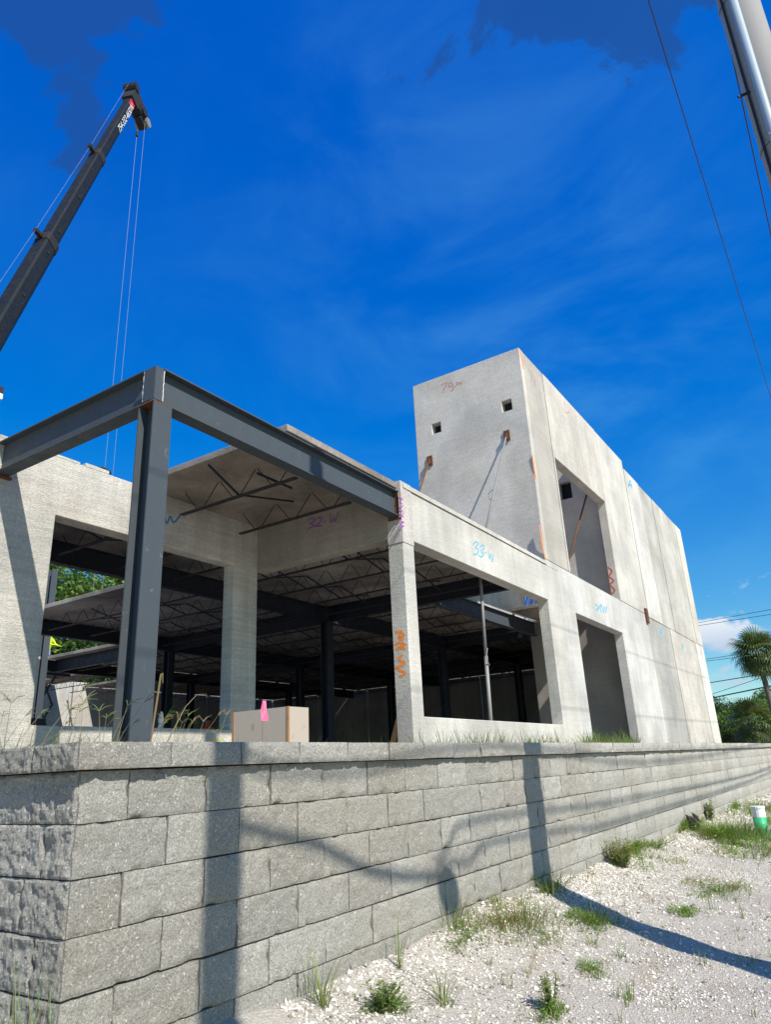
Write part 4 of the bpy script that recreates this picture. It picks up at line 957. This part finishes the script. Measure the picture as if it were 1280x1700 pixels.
def seedstem(mb, x, y, z, h, a, lean=.4, fingers=5):
    fingers = max(3, fingers-1); p = Vector((x,y,z)); d = Vector((math.cos(a), math.sin(a), 0)); pts = [p+d*lean*h*(u**1.5)+Vector((0,0,h*u)) for u in (0,.25,.5,.75,1)]
    mb.tube(pts, [.0022,.002,.0018,.0014,.001], 4, 1)
    for k_ in range(fingers):
        b2 = a+random.uniform(-1.4,1.4); l = h*random.uniform(.18,.34); e = pts[-1]+Vector((math.cos(b2)*l*.8, math.sin(b2)*l*.8, l*random.uniform(.1,.7)))
        mb.tube([pts[-1], (pts[-1]+e)/2+Vector((0,0,.01)), e], [.0016,.0022,.001], 4, random.choice((0,1)))
GM = [M['grass'], M['straw']]
def G(x, y): return float(gz(np.array(float(x)), np.array(float(y))))
def ground_at(px, py):
    """where a measured picture point meets the sloping ground"""
    d = ray(px, py); k = 1.
    for _ in range(60):
        z = G(d.x*k, min(d.y*k, 2.69)); k = .5*k+.5*(z/d.z)
    return d*k
def clump(px, py, h, n, label, cat='grass clump', spread=.06, name='grass_tuft', dry=.25, w=.0055, lean=(.25,1.35), stems=0):
    n = max(8, int(n*(.62 if n < 100 else 1.0))); p = ground_at(px, py); y = min(p.y, 2.66); mb = MB(); tuft(mb, p.x, y, G(p.x, y), h, n, spread, w, dry, lean)
    for i in range(stems): seedstem(mb, p.x+random.uniform(-spread,spread), y, G(p.x,y), h*random.uniform(.9,1.3), random.uniform(0,6.28), .3, 4)
    mb.build(name, GM, origin=(p.x, y, G(p.x, y)), **tagd(label, cat, 'grass clumps growing in the gravel'))
clump(535, 1672, .34, 54, 'tall spiky grass clump at the wall foot nearest the viewer', spread=.035)
clump(664, 1610, .36, 24, 'narrow upright grass clump against the wall left of centre', spread=.02, w=.005, lean=(.05,.35))
clump(738, 1668, .30, 52, 'spreading grass clump below the hanging shadow, near the bottom edge', spread=.04)
clump(750, 1535, .27, 90, 'dense grass at the wall right under the rounded shadow', spread=.12)
clump(850, 1530, .22, 300, 'wide reddish grass patch along the wall foot left of the pole shadow', spread=.32, dry=.5)
clump(910, 1480, .26, 170, 'green grass where the pole shadow meets the wall', spread=.16)
clump(985, 1530, .17, 200, 'bright grass mat on the pole shadow edge', spread=.14)
clump(1133, 1512, .12, 90, 'small flat star shaped grass tuft on open gravel', spread=.07, lean=(.6,1.6))
clump(985, 1570, .12, 40, 'short tuft just below the pole shadow', spread=.05)
clump(1032, 1590, .16, 26, 'thin tuft right of the short one under the shadow', spread=.04)
clump(985, 1622, .11, 50, 'leafy low tuft left of the shadow middle', spread=.06, lean=(.4,1.2))
clump(1180, 1510, .20, 14, 'thin upright weed on the far gravel', spread=.03, dry=.5, lean=(.05,.4))
clump(1235, 1525, .22, 14, 'tall thin weed near the right edge', spread=.03, dry=.5, lean=(.05,.4))
clump(1090, 1500, .16, 14, 'sparse brown weed right of the gravel heap', spread=.05, dry=.6)
clump(1062, 1478, .12, 22, 'small dry tuft beside the dark gravel heap', spread=.05, dry=.6)
clump(1195, 1385, .27, 1100, 'broad bright green patch of grass left of the pipe stub', spread=.80, w=.010, lean=(.4,1.4))
clump(1255, 1345, .26, 500, 'grass strip at the wall behind the pipe stub', spread=.6, w=.01)
clump(1195, 1478, .12, 170, 'creeping strip of grass on the far gravel', spread=.22, lean=(.6,1.5))
clump(880, 1618, .13, 16, 'single small sprout with thin blades near the bottom', spread=.02)
clump(1240, 1600, .14, 30, 'tuft at the lower edge of the pole shadow on the right', spread=.06)
clump(1165, 1600, .11, 30, 'short tuft inside the pole shadow on the right', spread=.05)
clump(1045, 1660, .17, 26, 'thin tuft low in the picture right of centre', spread=.03, lean=(.05,.5))
clump(905, 1560, .14, 26, 'pale dry tuft below the wall heap', spread=.05, dry=.6)
clump(30, 1668, .30, 40, 'long grass at the lower left corner of the wall', spread=.05, stems=3) if False else None
mb = MB()                                                   # scattered sprigs nobody could count
for i in range(340):
    x = random.uniform(3.4, 14); y = random.uniform(.3, 2.65); tuft(mb, x, y, G(x,y), random.uniform(.05,.16), random.randint(3,7), .02, .004, .45)
for i in range(120):
    x = random.uniform(4, 30); tuft(mb, x, 2.62, G(x,2.62), random.uniform(.06,.2), random.randint(4,9), .05, .005, .4)
mb.build('sprouts', GM, origin=(5,2,-1.3), label='thin grass sprouts scattered over the white gravel', category='grass', kind='stuff')
def weed(px, py, h, n, label, r=.10, ls=.028, cut_=False, mat_='weed'):
    p = ground_at(px, py); y = min(p.y, 2.64); z0 = G(p.x, y); mb = MB()
    for s in range(n):
        a = random.uniform(0, 6.28); rr = r*random.random()**.6; hh = h*random.uniform(.5,1.05); b0 = Vector((p.x+rr*.3*math.cos(a), y+rr*.3*math.sin(a), z0-.01)); e = Vector((p.x+rr*math.cos(a), y+rr*math.sin(a), z0+hh))
        mb.tube([b0, b0.lerp(e, .5)+Vector((0,0,.01)), e], .0016, 4, 1)
        for k_ in range(9):
            u = .3+.7*k_/8; c = b0.lerp(e, u); b2 = random.uniform(0, 6.28); leaf(mb, c, (math.cos(b2), math.sin(b2), random.uniform(-.1,.6)), (random.uniform(-.4,.4), random.uniform(-.4,.4), 1), ls*random.uniform(.6,1.2), ls*.5)
    mb.build('leafy_weed', [M[mat_], M['straw']], origin=(p.x, y, z0), **tagd(label, 'weed', 'leafy weeds'))
weed(640, 1680, .14, 40, 'low dark green leafy weed at the bottom edge', .10, .030, mat_='grass')
weed(470, 1655, .05, 10, 'tiny leafy weed at the foot of the tall grass clump', .05, .022, mat_='grass') if False else None
weed(915, 1680, .18, 26, 'yellow green feathery weed at the bottom edge', .07, .026)
weed(1035, 1440, .26, 90, 'bushy yellow green weed growing against the wall', .22, .040)
weed(1175, 1362, .34, 40, 'tall leafy weed against the wall left of the pipe', .12, .05)
weed(1085, 1405, .10, 60, 'trailing yellow green weed right of the bushy one', .30, .03)
# grass behind the capstones
mb = MB()
for i in range(170):
    u = random.random(); y = random.uniform(3.0, 4.4); x = y*(1.66+u*1.14); tuft(mb, x, y, Zlot, random.uniform(.16,.36)*(y/3.2), random.randint(3,7), .05, .007*(y/3.2), .25)
for i in range(120):
    y = random.uniform(3.4, 5.7); x = y*random.uniform(2.95, 3.75); tuft(mb, x, y, Zlot, random.uniform(.2,.45)*(y/3.4), random.randint(5,9), .09, .012*(y/4), .12)
for i in range(60): y = random.uniform(4, 5.5); x = y*random.uniform(3.9, 5.9); tuft(mb, x, y, Zlot, random.uniform(.2,.36), 4, .1, .012, .4)
for i in range(60): y = random.uniform(3.0, 4.2); x = y*random.uniform(.66, 1.6); tuft(mb, x, y, Zlot, random.uniform(.08,.22), 4, .06, .005, .4)
mb.build('lot_grass', GM, origin=(10,5.8,Zlot), label='long grass growing at the foot of the facade behind the capstones', category='grass', kind='stuff')
def creeper(px, py, R_, n, label, h=.05, ls=.03, m_='weed'):
    p = ground_at(px, py); mb = MB(); runs = [random.uniform(0, 6.28) for _ in range(9)]
    for i in range(n):
        a = random.choice(runs)+random.gauss(0, .22); r = R_*random.random()**.8; x = p.x+r*math.cos(a)*1.5; y = min(p.y+r*math.sin(a)*.8, 2.66); z = G(x, y)
        b2 = random.uniform(0, 6.28)
        if random.random() < .55: leaf(mb, (x, y, z+random.uniform(.005, h)), (math.cos(b2), math.sin(b2), random.uniform(0,.7)), (random.uniform(-.4,.4), random.uniform(-.4,.4), 1), ls*random.uniform(.5,1.2), ls*.5)
        else: blade(mb, x, y, z-.003, random.uniform(.6,1.6)*h, b2, random.uniform(.4,1.4), ls*.22, 3, 1 if random.random() < .2 else 0)
    mb.build('creeping_weed', [M[m_], M['straw']], origin=(p.x, p.y, p.z), **tagd(label, 'weed', 'creeping weeds on the gravel'))
creeper(1190, 1392, 1.15, 2600, 'broad mat of bright creeping weed left of the pipe stub', .13, .05)
creeper(1245, 1350, 1.3, 1500, 'creeping weed along the wall behind the pipe stub', .12, .05)
creeper(1060, 1420, .62, 1300, 'creeping weed spilling from the bushy weed at the wall', .08, .035)
creeper(860, 1530, .38, 1100, 'rusty green creeping weed on the heap left of the pole shadow', .06, .022, 'grass')
creeper(985, 1530, .24, 700, 'creeping green mat beside the pole shadow', .05, .024)
creeper(1190, 1480, .42, 700, 'thin creeping weed across the far gravel', .05, .03)
creeper(1135, 1514, .17, 360, 'flat green rosette on the open gravel', .04, .03)
creeper(990, 1610, .13, 300, 'small leafy rosette below the pole shadow', .04, .022)
creeper(640, 1680, .12, 340, 'leafy sprawl at the bottom edge below the tall grass', .05, .026, 'grass')
creeper(915, 1682, .10, 260, 'yellow green sprawl at the bottom edge', .06, .024)
creeper(780, 1560, .18, 420, 'reddish dry creeping weed at the wall foot', .05, .02, 'grass')
def lot_at(px, Y): d = ray(px, 1225); return d.x*Y/d.y
def lot_clump(px, Y, h, n, label, stems=0, spread=.06, dry=.3, w=.006):
    x = lot_at(px, Y); mb = MB(); tuft(mb, x, Y, Zlot, h, n, spread, w, dry)
    for i in range(stems): seedstem(mb, x+random.uniform(-.1,.1), Y+random.uniform(-.1,.1), Zlot, h*random.uniform(.8,1.45), random.uniform(-.8,1.2), random.uniform(.1,.6), random.randint(3,7))
    mb.build('grass_tuft', GM, origin=(x,Y,Zlot), **tagd(label, 'grass clump', 'weeds behind the capstones'))
lot_clump(220, 4.0, .22, 70, 'green grass clump with seed heads right in front of the steel column', 5, .10)
lot_clump(170, 3.9, .26, 40, 'weed with finger like seed heads left of the steel column', 6, .10, .45)
lot_clump(110, 3.7, .24, 50, 'yellowish weed with long stems below the square opening', 5, .12, .55)
lot_clump(30, 3.5, .25, 46, 'tangled dry grass at the far left of the capstones', 5, .14, .6)
lot_clump(285, 4.2, .26, 60, 'leaning weed cluster between steel column and plywood box', 8, .14, .45)
lot_clump(330, 4.3, .25, 26, 'sparse seed stems just left of the plywood box', 5, .10, .5)
x = lot_at(262, 4.1); mb = MB()
mb.tube([(x, 4.1, Zlot), (x+.12, 4.1, .30), (x+.27, 4.15, .48), (x+.42, 4.2, .58), (x+.52, 4.2, .59)], [.004,.004,.003,.0025,.0015], 5); mb.tube([(x-.12,4.05,Zlot),(x-.07,4.05,.5),(x-.05,4.05,.68),(x-.035,4.05,.69),(x-.03,4.05,.62)], [.006,.007,.006,.005,.003], 5)
mb.build('dry_stalk', M['straw'], origin=(x,4.1,Zlot), **tagd('long bent dry stalks beside the steel column', 'stalk'))
mb = MB()
for px, py in ((30,1690),(55,1690),(15,1690),(70,1690)):
    d = ray(px, py); d = d*(1.60/d.x)
    for i in range(7): blade(mb, d.x+random.uniform(-.05,.05), d.y+random.uniform(-.08,.08), -1.3, random.uniform(.6,.85), random.uniform(-.5,1.9), random.uniform(.05,.3), .008, 4, random.choice((0,0,1)))
mb.build('grass_tuft', GM, origin=(1.6,2.4,-1.3), **tagd('long green grass rising at the lower left corner', 'grass clump', 'grass clumps growing in the gravel'))
# black crumpled fabric at the wall foot
p = ground_at(1118, 1372); mb = MB()
for i in range(14): mb.obox((p.x+random.uniform(-.18,.18), 2.6+random.uniform(-.06,.05), G(p.x,2.6)+random.uniform(0,.22)), (random.uniform(.02,.07),.02,.02), (0,.03,.02), (.01,.01,.03))
mb.build('fabric_scrap', M['black'], origin=(p.x,2.6,G(p.x,2.6)), **tagd('crumpled black fabric scrap at the foot of the wall', 'fabric'))
# ---- trees
def crown_mesh(mb, c, R, n, ls, lobes=14, seed=0, hollow=.55):
    r = random.Random(seed); cs = []
    for i in range(lobes):
        a = r.uniform(0, 6.28); u = r.uniform(-.75, 1); q = math.sqrt(max(0, 1-u*u)); k_ = r.uniform(.35,.85)
        cs.append((Vector((c[0]+R[0]*k_*q*math.cos(a), c[1]+R[1]*k_*q*math.sin(a), c[2]+R[2]*k_*u)), r.uniform(.22,.42)))
    for i in range(n):
        cc_, rr = r.choice(cs); v = Vector((r.gauss(0,1), r.gauss(0,1), r.gauss(0,1))).normalized()*(r.random()**.35)
        p_ = cc_+Vector((v.x*R[0]*rr, v.y*R[1]*rr, v.z*R[2]*rr))
        leaf(mb, p_, (r.gauss(0,1), r.gauss(0,1), r.gauss(-.2,.7)), (r.gauss(0,.6), r.gauss(0,.6), 1), ls*r.uniform(.6,1.3), ls*.55)
    return cs
def tree(label, base, h, R, n, ls, m='leaf', seed=0, group='trees around the building', lobes=16, name='broadleaf_tree'):
    base = Vector(base); t = thing(name, label, 'tree', base, group); c = base+Vector((0,0,h-R[2]))
    mb = MB(); cs = crown_mesh(mb, c, R, n, ls, lobes, seed); mb.build('crown', M[m], t)
    mb = MB(); mid = base+Vector((0,0,max(.6, h-1.7*R[2]))); mb.tube([base, base.lerp(mid, .5)+Vector((.1,0,0)), mid], [h*.035,h*.028,h*.022], 8)
    for cc_, rr in cs[:9]: mb.tube([mid, mid.lerp(cc_, .5)+Vector((0,0,.15)), cc_], [h*.016,h*.010,h*.004], 5, cap=False)
    mb.build('trunk', M['bark'], t)
# left, beyond the open roof
d = ray(95, 990); tree('leafy green tree seen at the left of the square opening', (d.x*38/d.y, 38, .1), 13.2, (4.5,3.5,5.), 9000, .34, 'leaf', 1)
d = ray(150, 990); tree('lower green tree right of the first, in the same opening', (d.x*42/d.y, 42, .1), 12.4, (4.,3.5,3.2), 7000, .34, 'leaf', 2)
d = ray(195, 990); tree('tree whose top touches the dark girder, beside the steel column', (d.x*40/d.y, 40, .1), 13.2, (3.6,3.2,3.6), 6000, .34, 'leaf', 3)
d = ray(75, 1100); tree('dark tree low behind the yellow vested worker', (d.x*37/d.y, 37, .1), 8.5, (4.5,3,3.5), 6000, .3, 'leaf_dark', 4)
d = ray(150, 1120); tree('dark tree glimpsed between the lower roof slabs', (d.x*40/d.y, 40, .1), 8.8, (6,3,3.5), 7000, .3, 'leaf_dark', 5)
# right, behind the palm
spec_t = [(1192,58,3.9,(3.,2.5,2.4),'leaf_dark','dark rounded tree beside the far end of the facade'), (1225,66,4.4,(3.5,2.5,2.0),'leaf_dark','dark tree behind the small fan palm'),
          (1214,50,2.6,(2.2,2,1.4),'leaf','bright green bush at the far end of the wall'), (1262,54,3.2,(2.4,2,1.7),'leaf','bright green bush right of the small fan palm'),
          (1290,60,4.2,(3,2.5,2.2),'leaf','green tree at the right picture edge'), (1242,80,4.0,(4,3,2.2),'leaf','pale green treetops farthest behind the palm'),
          (1205,62,2.2,(2.6,1.5,1.3),'leaf_dark','low dark shrub at the foot of the far trees'), (1275,64,2.4,(2.8,1.5,1.4),'leaf_dark','low dark shrub right of the small fan palm trunk')]
for i, (px, X, h, R, m, lab) in enumerate(spec_t):
    d = ray(px, 1200); tree(lab, (X, d.y*X/d.x, -.9 if X > 62 else .05), h+(.9 if X > 62 else 0), R, 7000, .19, m, 20+i, 'trees beyond the far end of the wall', 18)
# sabal palm
def frond_mesh(nl=22, L_=1.2, pet=.75, name='fan_frond'):
    mb = MB(); mb.tube([(0,0,0), (pet*.5,0,.05), (pet,0,.02)], [.022,.016,.012], 5)
    for i in range(nl):
        a = -1.75+3.5*i/(nl-1); l = L_*(.72+.28*math.cos(a*.8)); d = Vector((math.cos(a), math.sin(a), 0)); s = Vector((-d.y, d.x, 0)); z = random.uniform(-.02,.04)
        p0 = Vector((pet,0,.02)); p1 = p0+d*l*.5+Vector((0,0,.03+z)); p2 = p0+d*l*.82+Vector((0,0,-.06)); p3 = p0+d*l+Vector((0,0,-.30-random.uniform(0,.15)))
        w = .085; mb.add([p0-s*.012, p0+s*.008, p1+s*w/2, p1-s*w/2, p2+s*w*.3, p2-s*w*.3, p3], [(0,1,2,3),(3,2,4,5),(5,4,6)])
    me = bpy.data.meshes.new(name); me.from_pydata(mb.v, [], mb.f); me.materials.append(M['palmleaf']); me.update(); return me
FR = [frond_mesh() for _ in range(4)]
def palm(label, top, base_z, n, s, lean=(0,0), seed=0, skirt=True):
    top = Vector(top); bz = Vector((top.x+lean[0], top.y+lean[1], base_z)); t = thing('cabbage_palm', label, 'palm', bz, 'cabbage palms')
    mb = MB(); mb.tube([bz, bz.lerp(top, .5)+Vector((.03,0,0)), top], [.21*s,.17*s,.19*s], 12); mb.build('trunk', M['trunk'], t, smooth=True)
    r = random.Random(seed)
    for i in range(n):
        u = (i+.5)/n; el = math.radians(82-150*u**.9 + r.uniform(-8,8)); az = i*2.39996+r.uniform(-.2,.2)
        o = link('frond', r.choice(FR), t, top+Vector((0,0,.25*s*(1-u)))); k_ = s*r.uniform(.85,1.12)
        o.rotation_euler = (r.uniform(-.35,.35), -el, az); o.scale = (k_, k_, k_)
d = ray(1259, 1088); d = d*(42/d.x)
palm('tall cabbage palm with a shaggy round crown at the right edge', d, .05, 60, .74, (.9, -.1), 5)
d = ray(1246, 1200); d = d*(44/d.x); palm('small fan palm in front of the hedge', d, .05, 26, .75, (0,0), 9)
